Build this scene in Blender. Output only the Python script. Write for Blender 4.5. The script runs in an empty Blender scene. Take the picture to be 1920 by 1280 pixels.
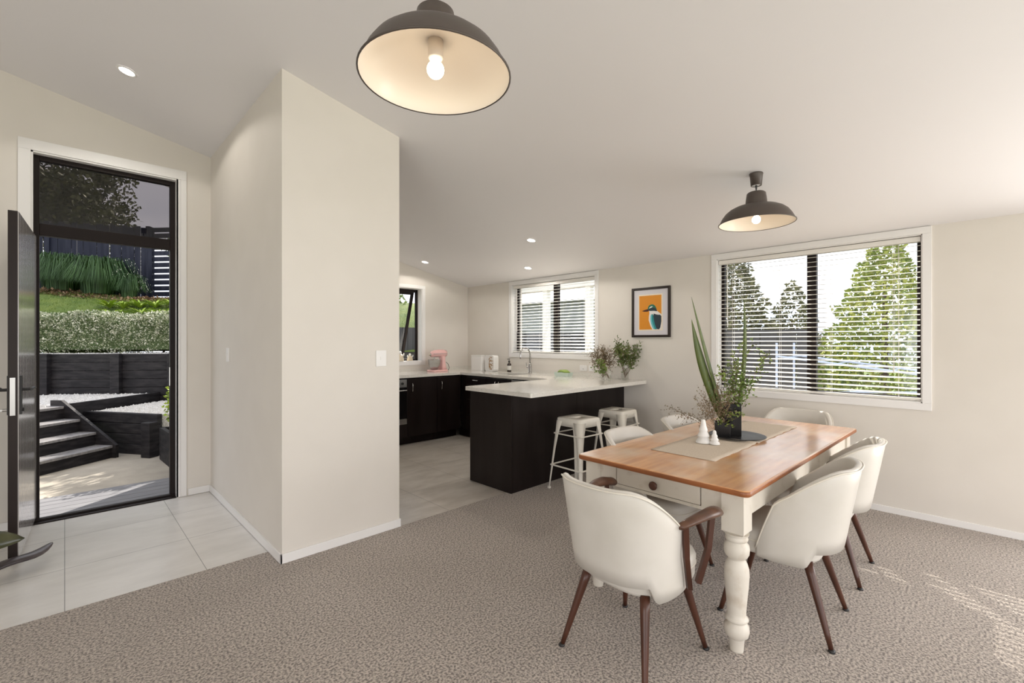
import bpy, bmesh, math, random
from math import sin, cos, pi, radians, sqrt, atan2
from mathutils import Vector, Matrix
random.seed(7)
R = random.random
def U(a, b): return random.uniform(a, b)

# ------------------------------------------------------------------ camera, sky, sun, exposure
sc = bpy.context.scene
COL = sc.collection
sc.view_settings.view_transform = 'Standard'
sc.view_settings.look = 'None'
sc.view_settings.exposure = 0.0
sc.view_settings.gamma = 1.0
sc.view_settings.use_curve_mapping = False

YAW = radians(44.25)
cam_d = bpy.data.cameras.new('camera')
cam_d.sensor_width = 36.0
cam_d.lens = 861.0 / 1920.0 * 36.0
cam_d.clip_start = 0.05
cam_d.clip_end = 300
cam = bpy.data.objects.new('camera', cam_d)
COL.objects.link(cam)
cam.location = (0, 0, 1.44)
cam.rotation_euler = (pi / 2, 0, -YAW)
sc.camera = cam

world = bpy.data.worlds.new('sky')
sc.world = world
world.use_nodes = True
wn = world.node_tree
wn.nodes.clear()
def wnode(t, **k):
    n = wn.nodes.new(t)
    for a, b in k.items(): setattr(n, a, b)
    return n
w_out = wnode('ShaderNodeOutputWorld'); w_bg = wnode('ShaderNodeBackground')
w_tc = wnode('ShaderNodeTexCoord'); w_no = wnode('ShaderNodeTexNoise'); w_cr = wnode('ShaderNodeValToRGB')
w_mp = wnode('ShaderNodeMapping')
w_mp.inputs['Scale'].default_value = (1.0, 1.0, 3.0)
w_no.inputs['Scale'].default_value = 2.2
w_no.inputs['Detail'].default_value = 7
w_cr.color_ramp.elements[0].position = .36
w_cr.color_ramp.elements[0].color = (.46, .49, .57, 1)
w_cr.color_ramp.elements[1].position = .62
w_cr.color_ramp.elements[1].color = (.80, .80, .82, 1)
wn.links.new(w_tc.outputs['Generated'], w_mp.inputs['Vector'])
wn.links.new(w_mp.outputs['Vector'], w_no.inputs['Vector'])
wn.links.new(w_no.outputs['Fac'], w_cr.inputs['Fac'])
wn.links.new(w_cr.outputs['Color'], w_bg.inputs['Color'])
wn.links.new(w_bg.outputs['Background'], w_out.inputs['Surface'])
w_bg.inputs['Strength'].default_value = 2.5

def light(name, kind, loc, energy, color=(1, 1, 1), rot=None, size=None, size_y=None, target=None, radius=None, parent=None):
    d = bpy.data.lights.new(name, kind)
    d.energy = energy; d.color = color
    if kind == 'AREA':
        d.shape = 'RECTANGLE'; d.size = size; d.size_y = size_y or size
    if radius is not None: d.shadow_soft_size = radius
    o = bpy.data.objects.new(name, d); COL.objects.link(o)
    o.location = loc
    if target is not None:
        o.rotation_euler = (Vector(target) - Vector(loc)).to_track_quat('-Z', 'Y').to_euler()
    elif rot is not None: o.rotation_euler = rot
    if parent: o.parent = parent
    return o

SUN_TO = Vector((1.0, 0.80, 0.86))           # towards the sun
sun = light('sun', 'SUN', (8, 8, 12), 12.0, (1.0, .93, .83))
sun.rotation_euler = SUN_TO.to_track_quat('Z', 'Y').to_euler()
sun.data.angle = radians(.5)

# added fill lamps at unseen back and side openings; daylight from the right doors
light('fill_lamp_back', 'AREA', (1.2, -3.3, 1.35), 95, (1.0, .985, .97), size=5.0, size_y=2.2, target=(1.6, 2.0, 2.9))
light('fill_lamp_side', 'AREA', (-3.8, -.6, 1.4), 85, (1.0, .985, .97), size=4.0, size_y=2.3, target=(1.5, 1.2, 2.6))
light('daylight_right_doors', 'AREA', (5.35, -1.75, 1.15), 95, (1.0, .985, .97), size=2.1, size_y=2.2, target=(2.6, 1.0, 1.9))

# ------------------------------------------------------------------ helpers
def link(o): COL.objects.link(o); return o
def tag(o, label=None, cat=None, group=None, kind=None):
    if label: o['label'] = label
    if cat: o['category'] = cat
    if group: o['group'] = group
    if kind: o['kind'] = kind
    return o
def thing(name, label, cat, loc=(0, 0, 0), rz=0, group=None, kind=None):
    o = bpy.data.objects.new(name, None)
    o.empty_display_size = .1
    link(o); o.location = loc; o.rotation_euler = (0, 0, rz)
    return tag(o, label, cat, group, kind)
def obj(name, bm, mat, parent=None, smooth=False, bevel=0, subsurf=0, world=False, seg=2):
    """link a bmesh as one mesh object; world=True: vertices are in world space, parent may be offset"""
    me = bpy.data.meshes.new(name)
    if world and parent is not None:
        M = Matrix.LocRotScale(parent.location, parent.rotation_euler, None)
        pp = parent.parent
        if pp is not None:
            M = Matrix.LocRotScale(pp.location, pp.rotation_euler, None) @ M
        bm.transform(M.inverted())
    bmesh.ops.recalc_face_normals(bm, faces=bm.faces)
    bm.to_mesh(me); bm.free()
    mats = mat if isinstance(mat, (list, tuple)) else [mat]
    for m in mats: me.materials.append(m)
    if smooth:
        for p in me.polygons: p.use_smooth = True
    o = link(bpy.data.objects.new(name, me))
    if parent is not None: o.parent = parent
    if bevel:
        b = o.modifiers.new('bevel', 'BEVEL'); b.width = bevel; b.segments = seg; b.limit_method = 'ANGLE'; b.angle_limit = radians(40)
        b.harden_normals = False
    if subsurf:
        s = o.modifiers.new('sub', 'SUBSURF'); s.levels = subsurf; s.render_levels = subsurf
    return o
def raw(name, verts, faces, mat, parent=None, smooth=False, midx=None):
    me = bpy.data.meshes.new(name)
    me.from_pydata(verts, [], faces)
    for m in (mat if isinstance(mat, (list, tuple)) else [mat]): me.materials.append(m)
    if midx: me.polygons.foreach_set('material_index', midx)
    if smooth: me.polygons.foreach_set('use_smooth', [True] * len(me.polygons))
    me.update()
    o = link(bpy.data.objects.new(name, me))
    if parent is not None: o.parent = parent
    return o
def dup(root, loc, rz, label=None, group=None):
    r = root.copy(); COL.objects.link(r)
    r.location = loc; r.rotation_euler = (0, 0, rz)
    if label: r['label'] = label
    if group: r['group'] = group
    for ch in list(root.children):
        c = ch.copy(); COL.objects.link(c); c.parent = r
        for g in list(ch.children):
            d = g.copy(); COL.objects.link(d); d.parent = c
    return r
def B(*boxes, bm=None):
    bm = bm or bmesh.new()
    for (x0, x1, y0, y1, z0, z1) in boxes:
        vs = [bm.verts.new(p) for p in ((x0, y0, z0), (x1, y0, z0), (x1, y1, z0), (x0, y1, z0), (x0, y0, z1), (x1, y0, z1), (x1, y1, z1), (x0, y1, z1))]
        for f in ((0, 3, 2, 1), (4, 5, 6, 7), (0, 1, 5, 4), (1, 2, 6, 5), (2, 3, 7, 6), (3, 0, 4, 7)):
            bm.faces.new([vs[i] for i in f])
    return bm
def frame_axes(d):
    d = Vector(d).normalized()
    a = Vector((0, 0, 1)) if abs(d.z) < .9 else Vector((1, 0, 0))
    x = d.cross(a).normalized(); y = d.cross(x).normalized()
    return x, y
def tube(pts, rad, seg=10, bm=None, cap=True, sx=1.0, sy=1.0, axes=None):
    """tube through points; rad a number or a list"""
    bm = bm or bmesh.new()
    pts = [Vector(p) for p in pts]; n = len(pts)
    rad = rad if isinstance(rad, (list, tuple)) else [rad] * n
    rings = []; px = None
    for i, p in enumerate(pts):
        d = (pts[min(i + 1, n - 1)] - pts[max(i - 1, 0)])
        if axes: x, y = axes
        else:
            if px is None: x, y = frame_axes(d)
            else:
                dn = d.normalized(); x = (px - dn * px.dot(dn)).normalized(); y = dn.cross(x)
            px = x
        rings.append([bm.verts.new(p + x * (cos(2 * pi * k / seg) * rad[i] * sx) + y * (sin(2 * pi * k / seg) * rad[i] * sy)) for k in range(seg)])
    for a, b in zip(rings, rings[1:]):
        for k in range(seg): bm.faces.new((a[k], a[(k + 1) % seg], b[(k + 1) % seg], b[k]))
    if cap:
        bm.faces.new(rings[0][::-1]); bm.faces.new(rings[-1])
    return bm
def lathe(prof, seg=32, bm=None, c=(0, 0), cap0=True, cap1=True):
    bm = bm or bmesh.new(); rings = []
    for (r, z) in prof:
        if r < 1e-5: rings.append([bm.verts.new((c[0], c[1], z))])
        else: rings.append([bm.verts.new((c[0] + r * cos(2 * pi * k / seg), c[1] + r * sin(2 * pi * k / seg), z)) for k in range(seg)])
    for a, b in zip(rings, rings[1:]):
        for k in range(seg):
            k2 = (k + 1) % seg
            if len(a) == 1 and len(b) == 1: continue
            if len(a) == 1: bm.faces.new((a[0], b[k], b[k2]))
            elif len(b) == 1: bm.faces.new((a[k], a[k2], b[0]))
            else: bm.faces.new((a[k], a[k2], b[k2], b[k]))
    if cap0 and len(rings[0]) > 1: bm.faces.new(rings[0][::-1])
    if cap1 and len(rings[-1]) > 1: bm.faces.new(rings[-1])
    return bm
def prism(poly, z0, z1, bm=None):
    bm = bm or bmesh.new()
    a = [bm.verts.new((x, y, z0)) for x, y in poly]; b = [bm.verts.new((x, y, z1)) for x, y in poly]
    bm.faces.new(a[::-1]); bm.faces.new(b)
    for i in range(len(poly)):
        j = (i + 1) % len(poly); bm.faces.new((a[i], a[j], b[j], b[i]))
    return bm
def extr(poly, axis, a, b, bm=None):
    """extrude a 2d polygon: axis 'x' -> poly is (y,z); 'y' -> (x,z)"""
    bm = bm or bmesh.new()
    def P(p, t): return (t, p[0], p[1]) if axis == 'x' else (p[0], t, p[1])
    va = [bm.verts.new(P(p, a)) for p in poly]; vb = [bm.verts.new(P(p, b)) for p in poly]
    bm.faces.new(va[::-1]); bm.faces.new(vb)
    for i in range(len(poly)):
        j = (i + 1) % len(poly); bm.faces.new((va[i], va[j], vb[j], vb[i]))
    return bm
def obox(p0, p1, th, h, bm=None, z0=None, left=True):
    """upright board from p0 to p1 (xy, z), thickness th, height h"""
    bm = bm or bmesh.new()
    p0 = Vector(p0); p1 = Vector(p1); d = (p1 - p0); n = Vector((-d.y, d.x, 0)).normalized() * th
    vs = [bm.verts.new(p) for p in (p0, p1, p1 + n, p0 + n, p0 + Vector((0, 0, h)), p1 + Vector((0, 0, h)), p1 + n + Vector((0, 0, h)), p0 + n + Vector((0, 0, h)))]
    for f in ((0, 3, 2, 1), (4, 5, 6, 7), (0, 1, 5, 4), (1, 2, 6, 5), (2, 3, 7, 6), (3, 0, 4, 7)):
        bm.faces.new([vs[i] for i in f])
    return bm
def rounded_rect(x0, x1, y0, y1, r, n=6):
    out = []
    for cx, cy, a0 in ((x1 - r, y1 - r, 0), (x0 + r, y1 - r, 90), (x0 + r, y0 + r, 180), (x1 - r, y0 + r, 270)):
        for k in range(n + 1):
            a = radians(a0 + 90 * k / n); out.append((cx + r * cos(a), cy + r * sin(a)))
    return out

# ------------------------------------------------------------------ materials
def mat(name, col, rough=.5, metal=0, spec=None, noise=None, bump=None, coat=0, sheen=0, emit=None, trans=0, ior=None, alpha=None):
    """noise=(scale, colour2, detail, lo, hi, stretch)  bump=(scale, strength, distance)"""
    m = bpy.data.materials.new(name); m.use_nodes = True
    nt = m.node_tree; b = nt.nodes['Principled BSDF']
    b.inputs['Base Color'].default_value = (*col, 1)
    b.inputs['Roughness'].default_value = rough
    b.inputs['Metallic'].default_value = metal
    if spec is not None: b.inputs['Specular IOR Level'].default_value = spec
    if coat: b.inputs['Coat Weight'].default_value = coat; b.inputs['Coat Roughness'].default_value = .12
    if sheen: b.inputs['Sheen Weight'].default_value = sheen
    if trans: b.inputs['Transmission Weight'].default_value = trans
    if ior: b.inputs['IOR'].default_value = ior
    if emit: b.inputs['Emission Color'].default_value = (*emit[:3], 1); b.inputs['Emission Strength'].default_value = emit[3]
    tc = nt.nodes.new('ShaderNodeTexCoord')
    if noise:
        sca, c2, det, lo, hi, st = noise
        mp = nt.nodes.new('ShaderNodeMapping'); mp.inputs['Scale'].default_value = st
        n = nt.nodes.new('ShaderNodeTexNoise'); n.inputs['Scale'].default_value = sca; n.inputs['Detail'].default_value = det
        cr = nt.nodes.new('ShaderNodeValToRGB')
        cr.color_ramp.elements[0].position = lo; cr.color_ramp.elements[0].color = (*col, 1)
        cr.color_ramp.elements[1].position = hi; cr.color_ramp.elements[1].color = (*c2, 1)
        nt.links.new(tc.outputs['Object'], mp.inputs['Vector']); nt.links.new(mp.outputs['Vector'], n.inputs['Vector'])
        nt.links.new(n.outputs['Fac'], cr.inputs['Fac']); nt.links.new(cr.outputs['Color'], b.inputs['Base Color'])
    if bump:
        n2 = nt.nodes.new('ShaderNodeTexNoise'); n2.inputs['Scale'].default_value = bump[0]; n2.inputs['Detail'].default_value = 4
        bp = nt.nodes.new('ShaderNodeBump'); bp.inputs['Strength'].default_value = bump[1]; bp.inputs['Distance'].default_value = bump[2]
        nt.links.new(tc.outputs['Object'], n2.inputs['Vector']); nt.links.new(n2.outputs['Fac'], bp.inputs['Height'])
        nt.links.new(bp.outputs['Normal'], b.inputs['Normal'])
    return m
O1 = (1, 1, 1)
M_wall = mat('wall_paint', (.74, .695, .635), .75, noise=(3, (.725, .68, .62), 2, .4, .6, O1), bump=(260, .05, .001))
M_ceil = mat('ceiling_paint', (.82, .80, .805), .85, bump=(240, .05, .001))
M_trim = mat('white_trim', (.84, .82, .80), .4)
M_alu = mat('black_aluminium', (.012, .007, .006), .5, 0, spec=.2)
M_blind = mat('blind_white', (.82, .79, .74), .42)
M_cab = mat('espresso_laminate', (.010, .006, .0055), .30, spec=.2, noise=(7, (.018, .013, .012), 4, .35, .7, (1, 1, .15)))
M_stone = mat('worktop_stone', (.76, .73, .67), .12, noise=(60, (.62, .58, .51), 3, .5, .8, O1), coat=.3)
M_steel = mat('brushed_steel', (.55, .54, .53), .28, 1)
M_chrome = mat('chrome', (.50, .49, .48), .12, 1)
M_vinyl = mat('cream_vinyl', (.65, .615, .56), .36, noise=(5, (.60, .565, .505), 5, .45, .75, O1))
M_pipe = mat('cream_piping', (.72, .67, .58), .4)
M_walnut = mat('walnut_wood', (.085, .028, .014), .36, noise=(14, (.045, .015, .008), 6, .35, .7, (1, 1, .12)))
M_walnut2 = mat('walnut_arm', (.075, .032, .018), .35, noise=(20, (.12, .055, .03), 5, .4, .65, (1, .3, 1)))
M_black = mat('black_plastic', (.015, .014, .014), .45)
M_cream = mat('cream_metal', (.80, .76, .68), .35)
M_paint = mat('chalky_cream_paint', (.68, .63, .55), .5, noise=(11, (.52, .44, .35), 8, .56, .80, O1), bump=(30, .15, .004))
M_lampout = mat('brown_enamel', (.075, .058, .048), .42)
M_lampin = mat('cream_enamel', (.84, .77, .68), .3)
M_pink = mat('pink_enamel', (.86, .52, .49), .22, coat=.4)
M_ceramic = mat('white_ceramic', (.82, .80, .77), .45)
M_ceramic2 = mat('cream_ceramic', (.72, .62, .46), .5)
M_vase = mat('black_glazed_vase', (.006, .005, .005), .22, spec=.3)
M_plate = mat('dark_plate', (.012, .010, .010), .35, spec=.4)
M_linen = mat('linen_runner', (.62, .53, .43), .9, noise=(40, (.54, .45, .355), 3, .35, .65, (1, 8, 1)), bump=(300, .3, .001))
M_amber = mat('amber_bottle', (.03, .013, .008), .15)
M_mint = mat('mint_dish', (.60, .70, .62), .35)
M_pod = mat('green_fruit', (.33, .45, .10), .45)
M_leafd = mat('leaf_dark', (.075, .115, .02), .4, noise=(6, (.16, .21, .045), 2, .4, .65, O1))
M_leafg = mat('leaf_green', (.10, .17, .025), .45, noise=(5, (.24, .31, .06), 2, .35, .7, O1))
M_flax = mat('flax_leaf', (.055, .085, .012), .42, noise=(20, (.11, .14, .022), 3, .35, .7, (8, 8, .3)))
M_twig = mat('brown_twig', (.16, .10, .06), .7)
M_twigleaf = mat('brown_small_leaf', (.17, .13, .06), .6, noise=(30, (.24, .17, .10), 1, .4, .6, O1))
M_rubber = mat('rubber_plant_leaf', (.040, .045, .014), .3, noise=(7, (.11, .11, .055), 3, .35, .7, O1))
M_drift = mat('dark_wood_carving', (.045, .035, .038), .35, noise=(9, (.11, .09, .09), 4, .4, .7, O1))
M_pot = mat('pot_ceramic', (.30, .28, .26), .5)
M_soil = mat('soil', (.03, .02, .014), .95)
M_door = mat('front_door_paint', (.020, .013, .011), .4, spec=.25)
M_doorface = mat('front_door_outside', (.40, .38, .37), .25, coat=1)  # lighter grey base holds the outdoor sheen of a dark glossy door
M_deck = mat('deck_board', (.13, .13, .145), .6, noise=(9, (.20, .20, .21), 5, .35, .7, (.4, 6, 1)))
M_conc = mat('concrete', (.40, .36, .30), .85, noise=(3, (.30, .27, .225), 8, .35, .7, O1), bump=(40, .2, .01))
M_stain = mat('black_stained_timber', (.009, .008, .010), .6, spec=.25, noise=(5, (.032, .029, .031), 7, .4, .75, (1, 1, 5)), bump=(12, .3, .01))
M_staintop = mat('grey_tread', (.15, .145, .15), .6, noise=(8, (.24, .23, .23), 6, .35, .7, (4, 4, 1)))  # treads a lighter grey than the risers and stringer
M_gravel = mat('gravel_bed', (.60, .58, .56), .9, noise=(60, (.85, .83, .80), 3, .35, .6, O1), bump=(70, 1.0, .03))
M_lawn = mat('lawn_ground', (.09, .15, .022), .9, noise=(3, (.17, .22, .04), 8, .35, .7, O1), bump=(40, .8, .05))
M_dirt = mat('leaf_litter', (.20, .12, .07), .95, noise=(20, (.42, .28, .17), 6, .35, .65, O1))
M_hedge = mat('silver_hedge_leaf', (.30, .33, .20), .5, noise=(9, (.70, .69, .58), 3, .42, .66, O1))
M_hedge2 = mat('hedge_green_leaf', (.07, .11, .03), .55)
M_grass = mat('long_grass', (.022, .065, .012), .55, noise=(3, (.05, .12, .02), 3, .4, .7, O1))
M_lime = mat('lime_leaf', (.28, .42, .035), .5, noise=(4, (.45, .55, .08), 2, .35, .7, O1))
M_fence = mat('stained_fence', (.012, .014, .028), .7, spec=.25, noise=(4, (.028, .030, .048), 5, .35, .7, (3, 3, .4)))
M_tree1 = mat('tree_leaf_brown_green', (.09, .095, .035), .6, noise=(2, (.22, .22, .09), 3, .35, .65, O1))
M_tree2 = mat('tree_leaf_yellow_green', (.20, .27, .04), .55, noise=(2.2, (.46, .48, .10), 3, .35, .65, O1))
M_tree3 = mat('tree_leaf_dark', (.045, .055, .022), .6, noise=(2, (.13, .13, .06), 3, .35, .65, O1))
M_bark = mat('tree_bark', (.10, .07, .05), .9)
M_clad = mat('dark_cladding', (.045, .047, .053), .6)
M_whitewall = mat('pale_house_wall', (.74, .74, .70), .8)
M_greywall = mat('grey_house_wall', (.30, .32, .30), .8)
M_roof = mat('grey_roof', (.16, .16, .18), .6)
M_line = mat('pale_blue_frame', (.42, .50, .66), .4)
M_bulb = mat('bulb_glow', (1, .93, .82), .4, emit=(1.0, .84, .62, 9))
M_down = mat('downlight_glow', (1, 1, 1), .4, emit=(1.0, .97, .92, 9))
M_orange = mat('print_orange', (.72, .27, .015), .6)
M_mount = mat('picture_mount', (.68, .65, .68), .7)
M_paper = mat('print_border', (.85, .76, .62), .7)
M_teal = mat('print_teal', (.02, .25, .27), .6); M_teal2 = mat('print_turquoise', (.12, .50, .55), .6)
M_navy = mat('print_dark', (.02, .035, .05), .6); M_bwhite = mat('print_white', (.82, .78, .76), .6)
M_bbrown = mat('print_brown', (.06, .015, .01), .6); M_bgreen = mat('print_green', (.02, .16, .10), .6)
M_frame = mat('dark_picture_frame', (.022, .013, .010), .4)
M_label = mat('bottle_label', (.75, .73, .68), .6)
M_floral = mat('printed_jar', (.80, .78, .74), .4, noise=(34, (.36, .20, .07), 3, .50, .56, O1))

def glass(name, tint=(1, 1, 1), refl=.9, fmin=.03):
    m = bpy.data.materials.new(name); m.use_nodes = True; nt = m.node_tree; nt.nodes.clear()
    o = nt.nodes.new('ShaderNodeOutputMaterial'); mix = nt.nodes.new('ShaderNodeMixShader')
    t = nt.nodes.new('ShaderNodeBsdfTransparent'); t.inputs[0].default_value = (*tint, 1)
    g = nt.nodes.new('ShaderNodeBsdfGlossy'); g.inputs['Roughness'].default_value = 0.01; g.inputs[0].default_value = (refl, refl, refl, 1)
    f = nt.nodes.new('ShaderNodeFresnel'); ge = nt.nodes.new('ShaderNodeNewGeometry'); mr = nt.nodes.new('ShaderNodeMapRange'); mr.inputs[3].default_value = 1.45; mr.inputs[4].default_value = 1 / 1.45
    nt.links.new(ge.outputs['Backfacing'], mr.inputs[0]); nt.links.new(mr.outputs[0], f.inputs[0])   # same pane reflectance from both sides
    nt.links.new(f.outputs[0], mix.inputs[0]); nt.links.new(t.outputs[0], mix.inputs[1]); nt.links.new(g.outputs[0], mix.inputs[2])
    nt.links.new(mix.outputs[0], o.inputs[0])
    return m
M_glass = glass('window_glass', (.96, .97, .97))
M_tint = glass('tinted_transom_glass', (.40, .385, .39))
M_clear = glass('clear_vessel_glass', (.98, .985, .98))

# carpet: loop-pile speckle
def carpet_mat():
    m = mat('loop_carpet', (.30, .255, .215), .95, sheen=.3)
    nt = m.node_tree; b = nt.nodes['Principled BSDF']
    tc = nt.nodes.new('ShaderNodeTexCoord')
    v = nt.nodes.new('ShaderNodeTexVoronoi'); v.inputs['Scale'].default_value = 260
    n = nt.nodes.new('ShaderNodeTexNoise'); n.inputs['Scale'].default_value = 95; n.inputs['Detail'].default_value = 4
    n2 = nt.nodes.new('ShaderNodeTexNoise'); n2.inputs['Scale'].default_value = 1.6; n2.inputs['Detail'].default_value = 5
    cr = nt.nodes.new('ShaderNodeValToRGB')
    cr.color_ramp.elements[0].position = .38; cr.color_ramp.elements[0].color = (.15, .12, .10, 1)
    cr.color_ramp.elements[1].position = .60; cr.color_ramp.elements[1].color = (.60, .52, .45, 1)
    e = cr.color_ramp.elements.new(.48); e.color = (.36, .305, .26, 1)
    mx = nt.nodes.new('ShaderNodeMix'); mx.data_type = 'RGBA'; mx.blend_type = 'MULTIPLY'; mx.inputs[0].default_value = .35
    cr2 = nt.nodes.new('ShaderNodeValToRGB'); cr2.color_ramp.elements[0].position = .35; cr2.color_ramp.elements[0].color = (.72, .70, .68, 1)
    cr2.color_ramp.elements[1].position = .65
    bp = nt.nodes.new('ShaderNodeBump'); bp.inputs['Strength'].default_value = .5; bp.inputs['Distance'].default_value = .012
    L = nt.links.new
    L(tc.outputs['Object'], v.inputs['Vector']); L(tc.outputs['Object'], n.inputs['Vector']); L(tc.outputs['Object'], n2.inputs['Vector'])
    L(n.outputs['Fac'], cr.inputs['Fac']); L(n2.outputs['Fac'], cr2.inputs['Fac'])
    L(cr.outputs['Color'], mx.inputs[6]); L(cr2.outputs['Color'], mx.inputs[7]); L(mx.outputs[2], b.inputs['Base Color'])
    L(v.outputs['Distance'], bp.inputs['Height']); L(bp.outputs['Normal'], b.inputs['Normal'])
    return m
M_carpet = carpet_mat()
def tile_mat(name, ox, oy, s=.645, c1=(.82, .80, .77), c2=(.72, .70, .67)):
    m = mat(name, c1, .28)
    nt = m.node_tree; b = nt.nodes['Principled BSDF']; L = nt.links.new
    tc = nt.nodes.new('ShaderNodeTexCoord')
    mp = nt.nodes.new('ShaderNodeMapping'); mp.inputs['Location'].default_value = (-ox, -oy, 0)
    br = nt.nodes.new('ShaderNodeTexBrick'); br.offset = 0; br.squash = 1
    br.inputs['Scale'].default_value = 1; br.inputs['Brick Width'].default_value = s; br.inputs['Row Height'].default_value = s
    br.inputs['Mortar Size'].default_value = .0022; br.inputs['Mortar Smooth'].default_value = .1; br.inputs['Bias'].default_value = 0
    br.inputs['Color1'].default_value = (1, 1, 1, 1); br.inputs['Color2'].default_value = (.93, .93, .93, 1); br.inputs['Mortar'].default_value = (.42, .42, .42, 1)
    n = nt.nodes.new('ShaderNodeTexNoise'); n.inputs['Scale'].default_value = 2.4; n.inputs['Detail'].default_value = 9; n.inputs['Roughness'].default_value = .62
    mp2 = nt.nodes.new('ShaderNodeMapping'); mp2.inputs['Scale'].default_value = (1, 2.6, 1); mp2.inputs['Rotation'].default_value = (0, 0, .5)
    cr = nt.nodes.new('ShaderNodeValToRGB'); cr.color_ramp.elements[0].position = .35; cr.color_ramp.elements[0].color = (*c2, 1)
    cr.color_ramp.elements[1].position = .65; cr.color_ramp.elements[1].color = (*c1, 1)
    mx = nt.nodes.new('ShaderNodeMix'); mx.data_type = 'RGBA'; mx.blend_type = 'MULTIPLY'; mx.inputs[0].default_value = 1
    L(tc.outputs['Object'], mp.inputs['Vector']); L(mp.outputs['Vector'], br.inputs['Vector'])
    L(tc.outputs['Object'], mp2.inputs['Vector']); L(mp2.outputs['Vector'], n.inputs['Vector']); L(n.outputs['Fac'], cr.inputs['Fac'])
    L(cr.outputs['Color'], mx.inputs[6]); L(br.outputs['Color'], mx.inputs[7]); L(mx.outputs[2], b.inputs['Base Color'])
    return m
M_tile1 = tile_mat('porcelain_tile_entry', 0.0, 3.425)
M_tile2 = tile_mat('porcelain_tile_kitchen', 2.357, 3.82, c1=(.66, .61, .55), c2=(.50, .45, .39))
# worn honey pine table top
def pine_mat():
    m = mat('worn_honey_pine', (.50, .20, .055), .30, coat=1.0)
    nt = m.node_tree; b = nt.nodes['Principled BSDF']; L = nt.links.new
    b.inputs['Coat Roughness'].default_value = .2; b.inputs['Coat IOR'].default_value = 1.7
    tc = nt.nodes.new('ShaderNodeTexCoord')
    mp = nt.nodes.new('ShaderNodeMapping'); mp.inputs['Scale'].default_value = (1, 9, 1)
    n = nt.nodes.new('ShaderNodeTexNoise'); n.inputs['Scale'].default_value = 3; n.inputs['Detail'].default_value = 8
    cr = nt.nodes.new('ShaderNodeValToRGB'); cr.color_ramp.elements[0].position = .3; cr.color_ramp.elements[0].color = (.52, .20, .05, 1)
    cr.color_ramp.elements[1].position = .7; cr.color_ramp.elements[1].color = (.76, .37, .13, 1)
    n2 = nt.nodes.new('ShaderNodeTexNoise'); n2.inputs['Scale'].default_value = 2.6; n2.inputs['Detail'].default_value = 6
    cr2 = nt.nodes.new('ShaderNodeValToRGB'); cr2.color_ramp.elements[0].position = .42; cr2.color_ramp.elements[0].color = (0, 0, 0, 1)
    cr2.color_ramp.elements[1].position = .72; cr2.color_ramp.elements[1].color = (1, 1, 1, 1)
    mx = nt.nodes.new('ShaderNodeMix'); mx.data_type = 'RGBA'; mx.inputs[7].default_value = (.72, .52, .36, 1)
    mr = nt.nodes.new('ShaderNodeMapRange'); mr.inputs[3].default_value = .26; mr.inputs[4].default_value = .5
    L(tc.outputs['Object'], mp.inputs['Vector']); L(mp.outputs['Vector'], n.inputs['Vector']); L(n.outputs['Fac'], cr.inputs['Fac'])
    L(tc.outputs['Object'], n2.inputs['Vector']); L(n2.outputs['Fac'], cr2.inputs['Fac']); L(cr2.outputs['Color'], mx.inputs[0])
    L(cr.outputs['Color'], mx.inputs[6]); L(mx.outputs[2], b.inputs['Base Color'])
    L(n2.outputs['Fac'], mr.inputs[0]); L(mr.outputs[0], b.inputs['Roughness'])
    return m
M_pine = pine_mat()
M_pineedge = mat('table_edge_wood', (.34, .115, .035), .35, noise=(10, (.22, .07, .022), 5, .35, .7, (1, .3, 1)))

# ------------------------------------------------------------------ room shell
WX = 4.976; DY = 5.205; KY = 6.20; PX = 1.01; PY = 3.177
def cz(x): return 2.37 + (WX - x) * .2125
S = lambda o: tag(o, kind='structure')
XL, YB, XR = -4.0, -3.5, WX + .22
S(obj('floor_lounge', B((XL, PX, YB, 3.422, -.15, 0), (PX, WX, YB, PY, -.15, 0)), M_carpet))
S(obj('floor_entry', B((XL, PX, 3.422, DY + .03, -.15, -.004)), M_tile1))
S(obj('floor_kitchen', B((PX, WX, PY, KY, -.15, -.004)), M_tile2))
def raked(x0, x1, y0, y1, t=.12):
    bm = bmesh.new()
    pr = [(x0, cz(x0)), (x1, cz(x1)), (x1, cz(x1) + t), (x0, cz(x0) + t)]
    return extr(pr, 'y', y0, y1, bm)
bm = raked(-4.2, WX + .24, YB - .2, DY + .75)
b2 = raked(.55, WX + .24, DY + .75, KY + .45)
me_t = bpy.data.meshes.new('t'); b2.to_mesh(me_t); b2.free(); bm.from_mesh(me_t)
S(obj('ceiling', bm, M_ceil))
def wall_x(name, x0, x1, y0, y1, holes, top):
    """wall in the y direction with rectangular holes (ya, yb, za, zb)"""
    bxs = []; ys = sorted(set([y0, y1] + [h[0] for h in holes] + [h[1] for h in holes]))
    for a, b in zip(ys, ys[1:]):
        hs = [h for h in holes if h[0] <= a + 1e-6 and h[1] >= b - 1e-6]
        if not hs: bxs.append((x0, x1, a, b, -.15, top))
        else:
            h = hs[0]
            if h[2] > -.1: bxs.append((x0, x1, a, b, -.15, h[2]))
            bxs.append((x0, x1, a, b, h[3], top))
    return B(*bxs)
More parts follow.
